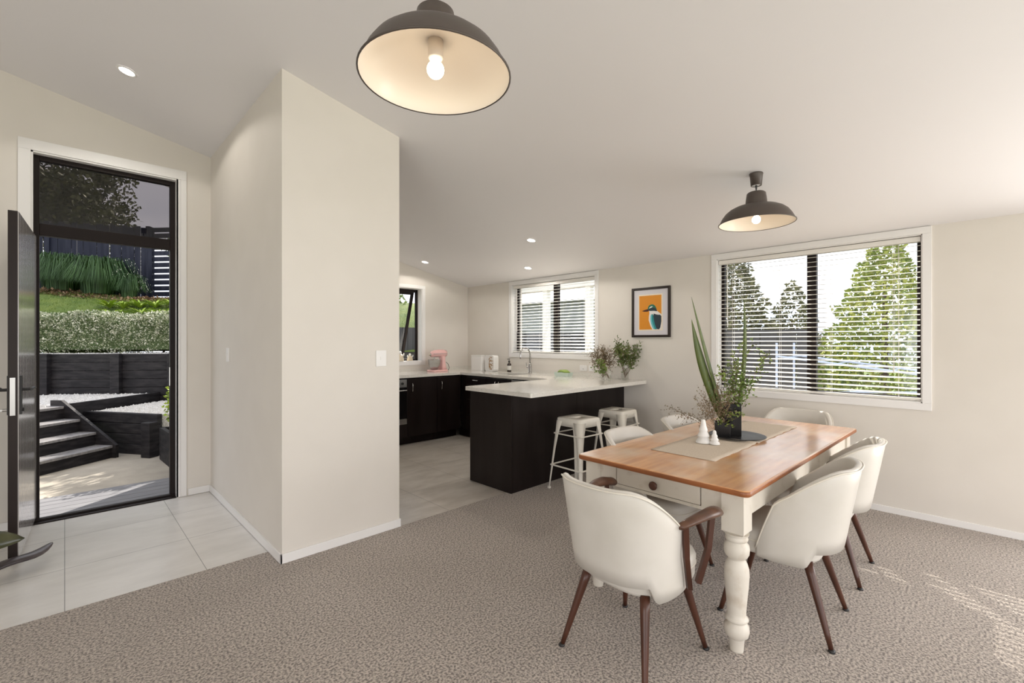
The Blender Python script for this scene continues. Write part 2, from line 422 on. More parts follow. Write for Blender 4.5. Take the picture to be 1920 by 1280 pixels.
def wall_y(y0, y1, x0, x1, holes, fz):
    bm = bmesh.new(); xs = sorted(set([x0, x1] + [h[0] for h in holes] + [h[1] for h in holes]))
    for a, b in zip(xs, xs[1:]):
        hs = [h for h in holes if h[0] <= a + 1e-6 and h[1] >= b - 1e-6]
        top = [(a, fz(a)), (b, fz(b))]
        if not hs: extr([(a, -.15), (b, -.15), (b, fz(b)), (a, fz(a))], 'y', y0, y1, bm)
        else:
            h = hs[0]
            if h[2] > -.1: extr([(a, -.15), (b, -.15), (b, h[2]), (a, h[2])], 'y', y0, y1, bm)
            extr([(a, h[3]), (b, h[3]), (b, fz(b)), (a, fz(a))], 'y', y0, y1, bm)
    return bm
W1 = (.345, 1.98, .94, 2.31); W2 = (3.55, 5.11, 1.255, 2.31)
czt = lambda x: cz(x) + .06
S(obj('wall_right', wall_x('w', WX, XR, YB, KY + .2, [W1, W2, (-2.9, -.62, .0, 2.25)], 2.42), M_wall))
W3 = (2.75, 4.05, 1.13, 2.27)
S(obj('wall_kitchen', wall_y(KY, KY + .2, PX, WX, [W3], czt), M_wall))
DO = (-.19, .741, -.2, 2.94)
S(obj('wall_entry', wall_y(DY, DY + .2, XL, PX, [DO], czt), M_wall))
bm = extr([(PX, 0), (PX + .1, 0), (PX + .1, czt(PX + .1)), (PX, czt(PX))], 'y', PY, KY + .2)
extr([(PX + .1, 0), (1.868, 0), (1.868, czt(1.868)), (PX + .1, czt(PX + .1))], 'y', PY, PY + .12, bm)
S(obj('wall_partition', bm, M_wall))
# walls behind the camera with wide glazed openings
S(obj('wall_back', wall_y(YB - .2, YB, XL, WX, [(-1.6, 4.0, 0, 2.3)], czt), M_wall))
S(obj('wall_left', wall_x('w', XL - .2, XL, YB, DY + .2, [(-2.8, 1.6, 0, 2.4)], 4.4), M_wall))

def skirting(name, boxes): S(obj(name, B(*boxes), M_trim, bevel=.002))
skirting('baseboard_right', [(WX - .012, WX, -.55, 3.10, 0, .052)])
skirting('baseboard_partition', [(PX - .012, PX, PY - .012, DY, 0, .062), (PX - .012, 1.868, PY - .012, PY, 0, .062), (1.868, 1.876, PY - .012, PY + .12, 0, .062)])
skirting('baseboard_entry', [(XL, -.25, DY - .012, DY, 0, .062), (.83, PX - .012, DY - .012, DY, 0, .062)])

# ---- windows
def casing_x(x, h, w, t=.012):
    y0, y1, z0, z1 = h
    return B((x - t, x + .001, y0 - w, y1 + w, z1, z1 + w), (x - t, x + .001, y0 - w, y1 + w, z0 - w, z0), (x - t, x + .001, y0 - w, y0, z0, z1), (x - t, x + .001, y1, y1 + w, z0, z1))
def window_x(name, h, mull, label_split):
    y0, y1, z0, z1 = h
    w = thing(name, None, None, (WX, (y0 + y1) / 2, z0), kind='structure')
    obj('window_trim', casing_x(WX, h, .056), M_trim, w, bevel=.002, world=True)
    obj('window_jamb', B((WX, WX + .10, y0 - .001, y0 + .008, z0, z1), (WX, WX + .10, y1 - .008, y1 + .001, z0, z1), (WX, WX + .10, y0, y1, z1 - .008, z1), (WX, WX + .10, y0, y1, z0, z0 + .010)), M_trim, w, world=True)
    xa, xb = WX + .10, WX + .15
    f = .04
    obj('window_frame', B((xa, xb, y0, y0 + f, z0, z1), (xa, xb, y1 - f, y1, z0, z1), (xa, xb, y0 + f, y1 - f, z0, z0 + f), (xa, xb, y0 + f, y1 - f, z1 - f, z1),
        (xa - .012, xb, mull - .038, mull + .038, z0 + f, z1 - f)), M_alu, w, bevel=.003, world=True)
    obj('glass_pane', B((xa + .02, xa + .025, y0 + f, mull - .038, z0 + f, z1 - f)), M_glass, w, world=True)
    obj('glass_pane', B((xa + .02, xa + .025, mull + .038, y1 - f, z0 + f, z1 - f)), M_glass, w, world=True)
    return w
window_x('window_1', W1, 1.135, None)
window_x('window_2', W2, 4.30, None)
w = thing('door_2', None, None, (WX, -1.76, 0), kind='structure')
obj('door_frame', B((WX + .08, WX + .14, -2.9, -2.85, 0, 2.25), (WX + .08, WX + .14, -.67, -.62, 0, 2.25), (WX + .08, WX + .14, -2.85, -.67, 2.2, 2.25), (WX + .08, WX + .14, -2.85, -.67, 0, .05), (WX + .08, WX + .14, -1.79, -1.73, .05, 2.2)), M_alu, w, world=True)
# kitchen side window with an awning sash standing open
w = thing('window_3', None, None, (3.4, KY, 1.13), kind='structure')
x0, x1, z0, z1 = W3
obj('window_trim', B((x0 - .056, x1 + .056, KY - .012, KY + .001, z1, z1 + .05), (x0 - .056, x1 + .056, KY - .012, KY + .001, z0 - .056, z0), (x1, x1 + .056, KY - .012, KY + .001, z0, z1), (x0 - .056, x0, KY - .012, KY + .001, z0, z1)), M_trim, w, world=True, bevel=.002)
obj('window_jamb', B((x0, x0 + .008, KY, KY + .11, z0, z1), (x1 - .008, x1, KY, KY + .11, z0, z1), (x0, x1, KY, KY + .11, z1 - .008, z1), (x0, x1, KY, KY + .11, z0, z0 + .01)), M_trim, w, world=True)
obj('window_frame', B((x0, x0 + .04, KY + .11, KY + .15, z0, z1), (x1 - .04, x1, KY + .11, KY + .15, z0, z1), (x0, x1, KY + .11, KY + .15, z0, z0 + .035), (x0, x1, KY + .11, KY + .15, z1 - .05, z1)), M_alu, w, world=True, bevel=.003)
bm = B((x0 + .05, x0 + .09, 0, .035, -1.04, 0), (x1 - .09, x1 - .05, 0, .035, -1.04, 0), (x0 + .09, x1 - .09, 0, .035, -1.04, -1.00), (x0 + .09, x1 - .09, 0, .035, -.04, 0))
A = Matrix.Translation((0, KY + .15, z1 - .05)) @ Matrix.Rotation(radians(17), 4, 'X')
bm.transform(A)
obj('window_sash', bm, M_alu, w, world=True)
bm = B((x0 + .09, x1 - .09, .015, .02, -1.0, -.04)); bm.transform(A)
obj('glass_pane', bm, M_glass, w, world=True)

# ---- venetian blinds
def blind(h, label, xin=.045, pitch=.0435, drop=None, tilt=10):
    y0, y1, z0, z1 = h
    y0 += .012; y1 -= .012
    w = thing('venetian_blind', label, 'blind', (WX + xin, (y0 + y1) / 2, z1 - .01))
    xc = WX + xin
    obj('headrail', B((xc - .028, xc + .028, y0, y1, z1 - .055, z1 - .012)), M_blind, w, bevel=.003, world=True)
    bm = bmesh.new(); z = z1 - .085; zs = []
    while z > z0 + .05:
        zs.append(z); z -= pitch
    t = radians(tilt)
    for z in zs:
        # gently crowned slat
        prof = []
        for k in range(5):
            s = -1 + k * .5; prof.append((xc + s * .024 * cos(t), z + s * .024 * sin(t) + .0022 * (1 - s * s)))
        top = [(p[0], p[1] + .0022) for p in prof]
        extr(prof + top[::-1], 'y', y0 + .004, y1 - .004, bm)
    obj('slats', bm, M_blind, w, world=True)
    obj('bottom_rail', B((xc - .026, xc + .026, y0, y1, z0 + .018, z0 + .036)), M_blind, w, bevel=.003, world=True)
    ys = [y0 + .14, y0 + (y1 - y0) * .38, y0 + (y1 - y0) * .64, y1 - .14]
    for y in ys:
        bm = tube([(xc - .026, y, z1 - .06), (xc - .026, y, z0 + .02)], .0012, 5)
        tube([(xc + .026, y, z1 - .06), (xc + .026, y, z0 + .02)], .0012, 5, bm)
        obj('ladder_cord', bm, M_blind, w, world=True)
    obj('tilt_wand', tube([(xc - .036, y1 - .09, z1 - .06), (xc - .04, y1 - .095, z1 - .72)], .004, 8), M_blind, w, world=True)
    bm = tube([(xc - .036, y0 + .16, z1 - .06), (xc - .038, y0 + .165, z0 + .28)], .0013, 5)
    tube([(xc - .036, y0 + .175, z1 - .06), (xc - .038, y0 + .17, z0 + .28)], .0013, 5, bm)
    lathe([(0, z0 + .24), (.006, z0 + .245), (.004, z0 + .285), (0, z0 + .29)], 8, bm, c=(xc - .038, y0 + .168))
    obj('pull_cord', bm, M_blind, w, world=True)
blind(W1, 'wide white slatted venetian blind in the large window beside the dining table')
blind(W2, 'smaller white slatted venetian blind in the window above the kitchen sink')

# ---- front door opening
d = thing('door_1', None, None, (-.19, DY, 0), kind='structure')
x0, x1, z0, z1 = DO
obj('door_trim', B((x0 - .07, x1 + .075, DY - .012, DY + .001, z1, z1 + .085), (x0 - .07, x0, DY - .012, DY + .001, 0, z1), (x1 + .03, x1 + .075, DY - .012, DY + .001, 0, z1), (x1 + .012, x1 + .03, DY - .006, DY + .001, 0, z1)), M_trim, d, bevel=.002, world=True)
obj('door_jamb_lining', B((x0 - .001, x0 + .012, DY, DY + .07, 0, z1), (x1 - .001, x1 + .012, DY, DY + .07, 0, z1), (x0, x1, DY, DY + .07, z1 - .012, z1 + .001)), M_trim, d, world=True)
ya, yb = DY + .06, DY + .12
obj('door_frame', B((x0 + .012, x0 + .045, ya, yb, 0, z1 - .012), (x1 - .04, x1, ya, yb, 0, z1 - .012), (x0 + .045, x1 - .04, ya, yb, z1 - .05, z1 - .012), (x0 + .045, x1 - .04, ya, yb, 2.29, 2.385)), M_alu, d, bevel=.003, world=True)
obj('threshold', B((x0, x1, DY + .0, DY + .14, -.02, .006), (x0, x1, DY + .05, DY + .10, 0, .022)), M_alu, d, bevel=.002, world=True)
obj('transom_glass', B((x0 + .045, x1 - .04, ya + .025, ya + .031, 2.385, z1 - .05)), M_tint, d, world=True)
obj('strike_plate', B((x1 - .046, x1 - .0395, ya + .004, ya + .022, 1.03, 1.20)), M_steel, d, world=True)
# leaf: local x runs along the leaf from the hinge, local +y is the outside (grooved) face
A = Matrix.Translation((-.163, DY + .045, 0)) @ Matrix.Rotation(radians(-93.0), 4, 'Z')
LW = .955
bm = B((0, LW, -.045, -.002, .05, 2.272)); bm.transform(A)
leaf = obj('door_leaf', bm, M_door, d, bevel=.002, world=True)
bm = bmesh.new()
n = 13
for k in range(n):
    a = .006 + k * (LW - .012) / n; B((a + .0025, a + (LW - .012) / n - .0025, -.002, .003, .052, 2.270), bm=bm)
B((0.003, LW - .003, -.003, -.001, .052, 2.27), bm=bm)
bm.transform(A)
obj('grooved_face', bm, M_doorface, leaf, bevel=.0015, world=True)
bm = B((LW - .001, LW + .003, -.036, -.012, .97, 1.21)); bm.transform(A)
obj('lock_plate', bm, M_steel, leaf, world=True)
bm = B((LW - .075, LW - .045, .003, .012, .97, 1.22)); tube([(LW - .06, .01, 1.13), (LW - .06, .05, 1.13)], .010, 10, bm); tube([(LW - .055, .055, 1.13), (LW - .17, .055, 1.13)], .010, 10, bm)
tube([(LW - .06, .01, 1.0), (LW - .06, .022, 1.0)], .012, 12, bm)
bm.transform(A); obj('lever_handle', bm, M_black, leaf, bevel=.001, world=True)
bm = B((LW - .075, LW - .045, -.054, -.045, .97, 1.22)); tube([(LW - .06, -.05, 1.13), (LW - .06, -.095, 1.13)], .010, 10, bm); tube([(LW - .055, -.098, 1.13), (LW - .17, -.098, 1.13)], .010, 10, bm)
bm.transform(A); obj('lever_handle', bm, M_black, leaf, bevel=.001, world=True)
bm = tube([(LW - .06, -.054, 1.0), (LW - .06, -.075, 1.0)], .010, 12); B((LW - .066, LW - .054, -.09, -.072, .995, 1.005), bm=bm)
bm.transform(A); obj('thumb_turn', bm, M_steel, leaf, world=True)

# ------------------------------------------------------------------ kitchen
FY = 5.56; FX = 4.32; CT0, CT1 = .937, .977; KICK = .12
def bow_handle(bm, p, axis, normal, L=.13):
    p = Vector(p); a = Vector(axis); n = Vector(normal); pts = []
    for k in range(9):
        s = -1 + k / 4; pts.append(p + a * (s * L / 2) + n * (.032 * (1 - s ** 4) ** .5 if abs(s) < 1 else 0))
    return tube(pts, [.007, .0065, .006, .006, .006, .006, .006, .0065, .007], 8, bm)
def base_unit_back(x0, x1, label, hx):
    c = thing('kitchen_cabinet', label, 'cabinet', ((x0 + x1) / 2, KY - .3, 0))
    obj('body', B((x0, x1, FY + .02, KY - .002, KICK, CT0)), M_cab, c, world=True)
    obj('plinth', B((x0, x1, FY + .11, FY + .13, 0, KICK)), M_cab, c, world=True)
    dr = obj('door', B((x0 + .002, x1 - .002, FY, FY + .019, KICK, CT0 - .022)), M_cab, c, bevel=.0015, world=True)
    obj('handle', bow_handle(bmesh.new(), (hx, FY, .80), (0, 0, 1), (0, -1, 0)), M_chrome, dr, world=True, smooth=True)
base_unit_back(3.39, 3.89, 'dark brown kitchen cabinet with one bow handle directly right of the oven', 3.465)
base_unit_back(3.892, FX + .0, 'dark brown kitchen cabinet with a bow handle in the inner corner under the mixer', 3.96)
ov = thing('built_in_oven', 'stainless steel and black glass oven built in beside the partition wall', 'oven', (3.09, KY - .3, 0))
obj('housing', B((2.79, 3.388, FY + .02, KY - .002, KICK, CT0)), M_cab, ov, world=True)
obj('plinth', B((2.79, 3.388, FY + .11, FY + .13, 0, KICK)), M_cab, ov, world=True)
obj('lower_panel', B((2.79, 3.388, FY, FY + .019, KICK, .30)), M_cab, ov, world=True)
cp = obj('control_panel', B((2.79, 3.386, FY - .004, FY + .019, .81, CT0 - .022)), M_steel, ov, bevel=.001, world=True)
obj('control_knob', tube([(3.31, FY - .004, .862), (3.31, FY - .026, .862)], .017, 16), M_black, cp, world=True)
dr = obj('oven_door', B((2.79, 3.386, FY - .002, FY + .019, .375, .80)), M_vase, ov, bevel=.001, world=True)
obj('door_rail', B((2.79, 3.386, FY - .006, FY + .019, .30, .373)), M_steel, ov, bevel=.001, world=True)
bm = tube([(2.82, FY - .045, .77), (3.36, FY - .045, .77)], .008, 10)
for x in (2.84, 3.33): tube([(x, FY - .002, .77), (x, FY - .045, .77)], .006, 8, bm)
obj('oven_handle', bm, M_steel, dr, world=True)
base_unit = thing('kitchen_cabinet', 'dark brown kitchen cabinet with a short chrome handled drawer in the corner run', 'cabinet', (FX + .3, 5.25, 0))
obj('body', B((FX + .02, WX - .002, 4.98, FY + .0, KICK, CT0)), M_cab, base_unit, world=True)
obj('plinth', B((FX + .06, FX + .08, 4.98, 5.66, 0, KICK)), M_cab, base_unit, world=True)
for a, b in ((.80, CT0 - .022), (.58, .797), (.35, .577), (KICK, .347)):
    dw = obj('drawer', B((FX, FX + .019, 4.982, 5.42, a, b)), M_cab, base_unit, bevel=.0015, world=True)
    obj('handle', bow_handle(bmesh.new(), (FX, 5.2, b - .045), (0, 1, 0), (-1, 0, 0)), M_chrome, dw, world=True, smooth=True)
sk = thing('kitchen_cabinet', 'dark brown double door kitchen cabinet below the sink', 'cabinet', (FX + .3, 4.72, 0))
obj('body', B((FX + .02, WX - .002, 4.45, 4.978, KICK, .78)), M_cab, sk, world=True)
obj('plinth', B((FX + .06, FX + .08, 4.45, 4.978, 0, KICK)), M_cab, sk, world=True)
for a, b, hy in ((4.452, 4.713, 4.68), (4.716, 4.976, 4.75)):
    dr = obj('door', B((FX, FX + .019, a, b, KICK, CT0 - .022)), M_cab, sk, bevel=.0015, world=True)
    obj('handle', bow_handle(bmesh.new(), (FX, hy + .0, .82), (0, 0, 1), (-1, 0, 0)), M_chrome, dr, world=True, smooth=True)
dwm = thing('dishwasher', 'stainless steel dishwasher between the sink cabinet and the peninsula', 'dishwasher', (FX + .3, 4.15, 0))
obj('body', B((FX + .02, WX - .002, 3.86, 4.447, .0, CT0 - .002)), M_black, dwm, world=True)
dr = obj('door', B((FX - .002, FX + .018, 3.862, 4.445, KICK, CT0 - .02)), M_steel, dwm, bevel=.002, world=True)
obj('handle', tube([(FX - .03, 3.92, .86), (FX - .03, 4.39, .86)], .008, 8), M_steel, dr, world=True)
# peninsula carcass
pn = thing('peninsula_cabinet', 'long dark brown peninsula cabinet behind the two metal stools', 'cabinet', (4.0, 3.4, 0))
obj('body', B((3.04, WX - .002, 3.13, 3.72, .0, CT0)), M_cab, pn, world=True)
obj('end_panel', B((3.02, 3.038, 3.112, 3.725, .0, CT0)), M_cab, pn, bevel=.001, world=True)
for a, b in ((3.04, 4.02), (4.023, WX - .003)):
    obj('back_panel', B((a, b, 3.112, 3.128, .0, CT0)), M_cab, pn, bevel=.001, world=True)
# one continuous worktop with a hole for the sink
SK = (4.42, 4.80, 4.50, 5.02)
bm = B((2.4, FX - .02, FY - .02, KY - .001, CT0, CT1), (FX - .02, WX - .001, FY - .02, KY - .001, CT0, CT1), (FX - .02, WX - .001, SK[3], FY - .02, CT0, CT1),
       (FX - .02, SK[0], SK[2], SK[3], CT0, CT1), (SK[1], WX - .001, SK[2], SK[3], CT0, CT1), (FX - .02, WX - .001, 3.745, SK[2], CT0, CT1))
prism([(x, y) for x, y in rounded_rect(2.965, WX - .001, 2.80, 3.745, .018, 4)], CT0, CT1, bm)
wt = thing('worktop', 'continuous pale stone kitchen worktop with an overhang above the stools', 'worktop', (3.9, 4.6, CT0))
obj('slab', bm, M_stone, wt, bevel=.002, world=True)
obj('splashback', B((2.4, WX - .012, KY - .012, KY - .001, CT1, CT1 + .045), (WX - .012, WX - .001, 3.2, KY - .001, CT1, CT1 + .045)), M_stone, wt, world=True)
snk = thing('kitchen_sink', 'steel bowl sink set into the pale worktop under the window', 'sink', (4.61, 4.76, .80))
bm = bmesh.new(); a, b, c_, e = SK
B((a - .006, b + .006, c_ - .006, e + .006, .80, .804), (a - .006, a - .001, c_ - .006, e + .006, .80, CT0), (b + .001, b + .006, c_ - .006, e + .006, .80, CT0), (a, b, c_ - .006, c_ - .001, .80, CT0), (a, b, e + .001, e + .006, .80, CT0), bm=bm)
obj('bowl', bm, M_steel, snk, world=True)
obj('drain', lathe([(0, .804), (.03, .804), (.035, .808), (.04, .805)], 20, c=(4.61, 4.76), cap1=False), M_chrome, snk, world=True)
# mixer tap
tp = thing('kitchen_tap', 'tall chrome gooseneck tap behind the sink', 'tap', (4.87, 4.62, CT1))
bm = lathe([(.028, 0), (.028, .012), (.024, .02), (.024, .12), (.020, .14), (.013, .15)], 20)
obj('tap_body', bm, M_chrome, tp, smooth=True)
pts = [(0, 0, .14), (0, 0, .27)]
for k in range(1, 13):
    a = pi * k / 12; pts.append((-.10 + .10 * cos(a), 0, .27 + .10 * sin(a)))
pts += [(-.20, 0, .24), (-.20, 0, .215)]
obj('spout', tube(pts, .0115, 12), M_chrome, tp, smooth=True)
obj('lever', tube([(0, .02, .07), (-.01, .055, .09), (-.012, .07, .155)], [.011, .010, .006], 8), M_chrome, tp, smooth=True)
# soap dispenser
sp = thing('soap_bottle', 'dark amber pump bottle with a white label beside the sink', 'bottle', (4.86, 5.05, CT1))
obj('bottle', lathe([(0, 0), (.031, 0), (.033, .006), (.033, .105), (.026, .125), (.012, .135), (.012, .15)], 24), M_amber, sp, smooth=True)
obj('label', lathe([(.0337, .028), (.0337, .095)], 24, cap0=False, cap1=False), M_label, sp, smooth=True)
bm = lathe([(.015, .148), (.015, .17), (.005, .172), (.005, .195)], 14); tube([(.012, 0, .197), (-.04, 0, .193)], .005, 8, bm)
obj('pump', bm, M_black, sp)
# fridge hidden behind the partition: only its edge shows
fr = thing('fridge', 'tall grey fridge behind the partition wall, only its edge showing', 'fridge', (1.5, 3.72, 0))
obj('fridge_body', B((1.18, 1.84, 3.36, 4.06, .0, 1.75)), M_steel, fr, bevel=.01, world=True)
obj('fridge_door', B((1.842, 1.884, 3.36, 4.06, .62, 1.75)), M_steel, fr, bevel=.008, world=True)
obj('freezer_door', B((1.842, 1.884, 3.36, 4.06, .08, .61)), M_steel, fr, bevel=.008, world=True)

# stand mixer, facing -x
mx = thing('stand_mixer', 'pink stand mixer with a steel bowl in the worktop corner', 'mixer', (4.17, 5.92, CT1), radians(6))
bm = prism(rounded_rect(-.18, .14, -.10, .10, .06), 0, .028)
obj('base', bm, M_pink, mx, bevel=.006)
bm = bmesh.new()
rings = []
for z, xa, xb, yw in ((.02, .02, .14, .062), (.08, .04, .13, .052), (.16, .045, .12, .045), (.235, .02, .12, .05)):
    rings.append([bm.verts.new((x, y, z)) for x, y in rounded_rect(xa, xb, -yw, yw, .035, 4)])
for a, b in zip(rings, rings[1:]):
    for k in range(len(a)): bm.faces.new((a[k], a[(k + 1) % len(a)], b[(k + 1) % len(a)], b[k]))
bm.faces.new(rings[0][::-1]); bm.faces.new(rings[-1])
obj('column', bm, M_pink, mx, smooth=True)
hd = obj('motor_head', tube([(.155, 0, .275), (.14, 0, .277), (.08, 0, .28), (0, 0, .28), (-.09, 0, .275), (-.14, 0, .268), (-.165, 0, .262)], [.025, .052, .060, .060, .054, .045, .018], 20, axes=(Vector((0, 1, 0)), Vector((0, 0, 1)))), M_pink, mx, smooth=True)
bm = tube([(-.163, 0, .262), (-.175, 0, .262)], .022, 16); obj('hub_cap', bm, M_chrome, hd)
bm = bmesh.new()
obj('trim_band', B((-.14, .13, -.0605, .0605, .268, .274)), M_chrome, hd)
obj('bowl', lathe([(.035, .028), (.05, .034), (.075, .07), (.092, .12), (.098, .18), (.100, .183), (.096, .180), (.088, .12), (.06, .06), (0, .045)], 28, c=(-.085, 0)), M_chrome, mx, smooth=True)
obj('beater', tube([(-.085, 0, .24), (-.085, 0, .12)], .012, 10), M_steel, mx)
obj('power_cord', tube([(.135, -.02, .14), (.17, -.03, .11), (.19, -.04, .05), (.175, -.03, .012), (.15, -.02, .006)], .004, 8), M_black, mx)
# two jars in the corner by the window wall
cn = thing('storage_canister', 'square white canister standing left of the printed jar', 'canister', (4.74, 5.62, CT1), radians(8))
obj('canister_body', prism(rounded_rect(-.07, .07, -.11, .11, .012), 0, .232), M_ceramic, cn, bevel=.004)
obj('lid', prism(rounded_rect(-.073, .073, -.113, .113, .012), .233, .247), M_ceramic, cn, bevel=.004)
cn = thing('storage_jar', 'rounded white jar printed in brown standing right of the square canister', 'jar', (4.76, 5.34, CT1), radians(-4))
obj('jar_body', extr(rounded_rect(-.11, .11, 0, .25, .04), 'x', -.05, .05), M_ceramic, cn, bevel=.004)
obj('printed_panel', extr(rounded_rect(-.10, .005, .03, .235, .03), 'x', -.0535, -.0505), M_floral, cn)
# mint dish with green fruit
ds = thing('serving_dish', 'pale mint rectangular dish on the worktop below the blind', 'dish', (4.78, 3.92, CT1), radians(90))
bm = bmesh.new(); rr = lambda w, l, z: [bm.verts.new((x, y, z)) for x, y in rounded_rect(-l, l, -w, w, .012, 3)]
rings = [rr(.05, .115, 0), rr(.058, .125, .05), rr(.054, .121, .05), rr(.047, .112, .012)]
for a, b in zip(rings, rings[1:]):
    for k in range(len(a)): bm.faces.new((a[k], a[(k + 1) % len(a)], b[(k + 1) % len(a)], b[k]))
bm.faces.new(rings[0][::-1]); bm.faces.new(rings[-1])
obj('dish_body', bm, M_mint, ds)
for k in range(4):
    pts = [(-.09 + .016 * i + k * .012, -.028 + .017 * k + .01 * sin(i * .5), .045 + .022 * sin(pi * i / 9)) for i in range(10)]
    o = obj('green_banana', tube(pts, [.004, .010, .014, .016, .016, .016, .015, .013, .009, .004], 10), M_pod, None, smooth=True)
    o.location = (4.78, 3.92, CT1 + .004); o.rotation_euler = (0, 0, radians(90))
    tag(o, 'small green curved fruit lying in the mint dish', 'fruit', 'green fruit in the mint dish')
# sill ornaments
def ornament(x, y, s, label):
    t = thing('ceramic_ornament', label, 'ornament', (x, y, 1.140))
    obj('ornament_body', lathe([(0, 0), (.045 * s, 0), (.047 * s, .01), (.040 * s, .06 * s), (.022 * s, .085 * s)], 20), M_ceramic2, t, smooth=True)
    bm = bmesh.new(); bmesh.ops.create_icosphere(bm, subdivisions=2, radius=.022 * s, matrix=Matrix.Translation((0, 0, .10 * s)))
    obj('ornament_head', bm, M_ceramic, t, smooth=True)
    for sg in (-1, 1): obj('ornament_arm', tube([(sg * .03 * s, 0, .06 * s), (sg * .052 * s, -.005, .075 * s), (sg * .05 * s, -.01, .095 * s)], [.012 * s, .01 * s, .006 * s], 8), M_ceramic, t, smooth=True)
ornament(3.86, KY + .045, .95, 'small cream ceramic figure at the right end of the kitchen side window sill')
ornament(3.68, KY + .04, 1.25, 'larger cream ceramic figure on the sill, half hidden by the partition wall')

# wall plates
def plate_x(x, y, z, w, h, nx, label, cat, name, rocker=1):
    t = thing(name, label, cat, (x, y, z))
    s = -nx
    obj('cover_plate', B((min(0, nx * .008), max(0, nx * .008), -w / 2, w / 2, -h / 2, h / 2)), M_trim, t, bevel=.002)
    for k in range(rocker):
        yy = 0 if rocker == 1 else (-.02 + .04 * k)
        obj('rocker_switch' if cat == 'switch' else 'socket_switch', B((min(nx * .008, nx * .012), max(nx * .008, nx * .012), yy - .006, yy + .006, -.012 if cat == 'switch' else .012, .012 if cat == 'switch' else .03)), M_trim, t)
    if cat != 'switch':
        for dy in (-.006, .006): obj('socket_slot', B((nx * .0085 - .0004, nx * .0085 + .0004, dy - .0015, dy + .0015, -.02, -.005)), M_black, t)
    return t
plate_x(PX, 4.541, 1.325, .075, .118, -1, 'white double light switch on the partition wall facing the entry', 'switch', 'light_switch', 2)
t = thing('light_switch', 'white light switch near the outer edge of the partition wall', 'switch', (1.711, PY, 1.313))
obj('cover_plate', B((-.042, .042, -.009, 0, -.060, .060)), M_trim, t, bevel=.002)
obj('rocker_switch', B((-.007, .007, -.013, -.009, -.012, .012)), M_trim, t)
plate_x(WX, 3.735, 1.085, .118, .075, -1, 'left white wall socket above the peninsula worktop', 'socket', 'wall_socket', 1)
plate_x(WX, 3.585, 1.085, .118, .075, -1, 'right white wall socket above the peninsula, next to the vases', 'socket', 'wall_socket', 2)

# ------------------------------------------------------------------ framed print
pf = thing('framed_print', 'black framed print of a teal and white bird on orange beside the big window', 'picture', (WX, 2.745, 1.49))
FWd, FH = .496, .592
obj('picture_frame', B((-.025, 0, -FWd / 2, -FWd / 2 + .028, 0, FH), (-.025, 0, FWd / 2 - .028, FWd / 2, 0, FH), (-.025, 0, -FWd / 2 + .028, FWd / 2 - .028, 0, .028), (-.025, 0, -FWd / 2 + .028, FWd / 2 - .028, FH - .028, FH)), M_frame, pf, bevel=.002)
obj('mount', B((-.012, -.002, -FWd / 2 + .026, FWd / 2 - .026, .026, FH - .026)), M_mount, pf)
def pic(u, v): return (FWd / 2 - u * FWd, FH * (1 - v))       # u to the right, v down, seen from the room
def flat(name, pts, m, x, parent):
    bm = bmesh.new(); P = [pic(*p) for p in pts]
    return obj(name, extr(P, 'x', x - .0006, x, bm), m, parent)
pr = flat('print_paper', [(.175, .14), (.805, .14), (.805, .865), (.175, .865)], M_paper, -.0125, pf)
flat('print_background', [(.20, .165), (.775, .165), (.775, .845), (.20, .845)], M_orange, -.0135, pr)
def sm(pts, it=2):
    for _ in range(it):
        o = []
        for i in range(len(pts)):
            a, b = pts[i], pts[(i + 1) % len(pts)]
            o += [(.75 * a[0] + .25 * b[0], .75 * a[1] + .25 * b[1]), (.25 * a[0] + .75 * b[0], .25 * a[1] + .75 * b[1])]
        pts = o
    return pts
bird = flat('bird_body', [(.46, .46), (.50, .44), (.62, .44), (.70, .50), (.775, .55), (.775, .845), (.545, .845), (.50, .78), (.45, .66), (.455, .58), (.47, .52)], M_bwhite, -.0143, pr)
flat('bird_wing', sm([(.56, .52), (.66, .555), (.775, .56), (.775, .66), (.775, .70), (.74, .845), (.66, .845), (.60, .72)], 1), M_navy, -.0151, pr)
flat('bird_wing_band', sm([(.555, .53), (.59, .62), (.62, .74), (.68, .845), (.60, .845), (.53, .74), (.51, .64), (.52, .55)], 1), M_teal, -.0147, pr)
flat('bird_breast_band', sm([(.535, .54), (.53, .64), (.56, .74), (.615, .845), (.575, .845), (.52, .75), (.495, .66), (.50, .56)], 1), M_teal2, -.0149, pr)
flat('bird_crown', sm([(.42, .455), (.44, .38), (.50, .345), (.58, .345), (.64, .40), (.67, .49), (.60, .46), (.50, .44)], 1), M_bgreen, -.0151, pr)
flat('bird_eye_mask', sm([(.42, .46), (.50, .42), (.60, .41), (.66, .455), (.67, .49), (.60, .475), (.48, .475)], 1), M_navy, -.0157, pr)
flat('bird_eye_stripe', sm([(.45, .43), (.50, .385), (.57, .385), (.52, .41)], 1), M_bwhite, -.0160, pr)
flat('bird_beak', [(.27, .47), (.35, .45), (.43, .435), (.46, .465), (.43, .485), (.34, .485)], M_bbrown, -.0163, pr)

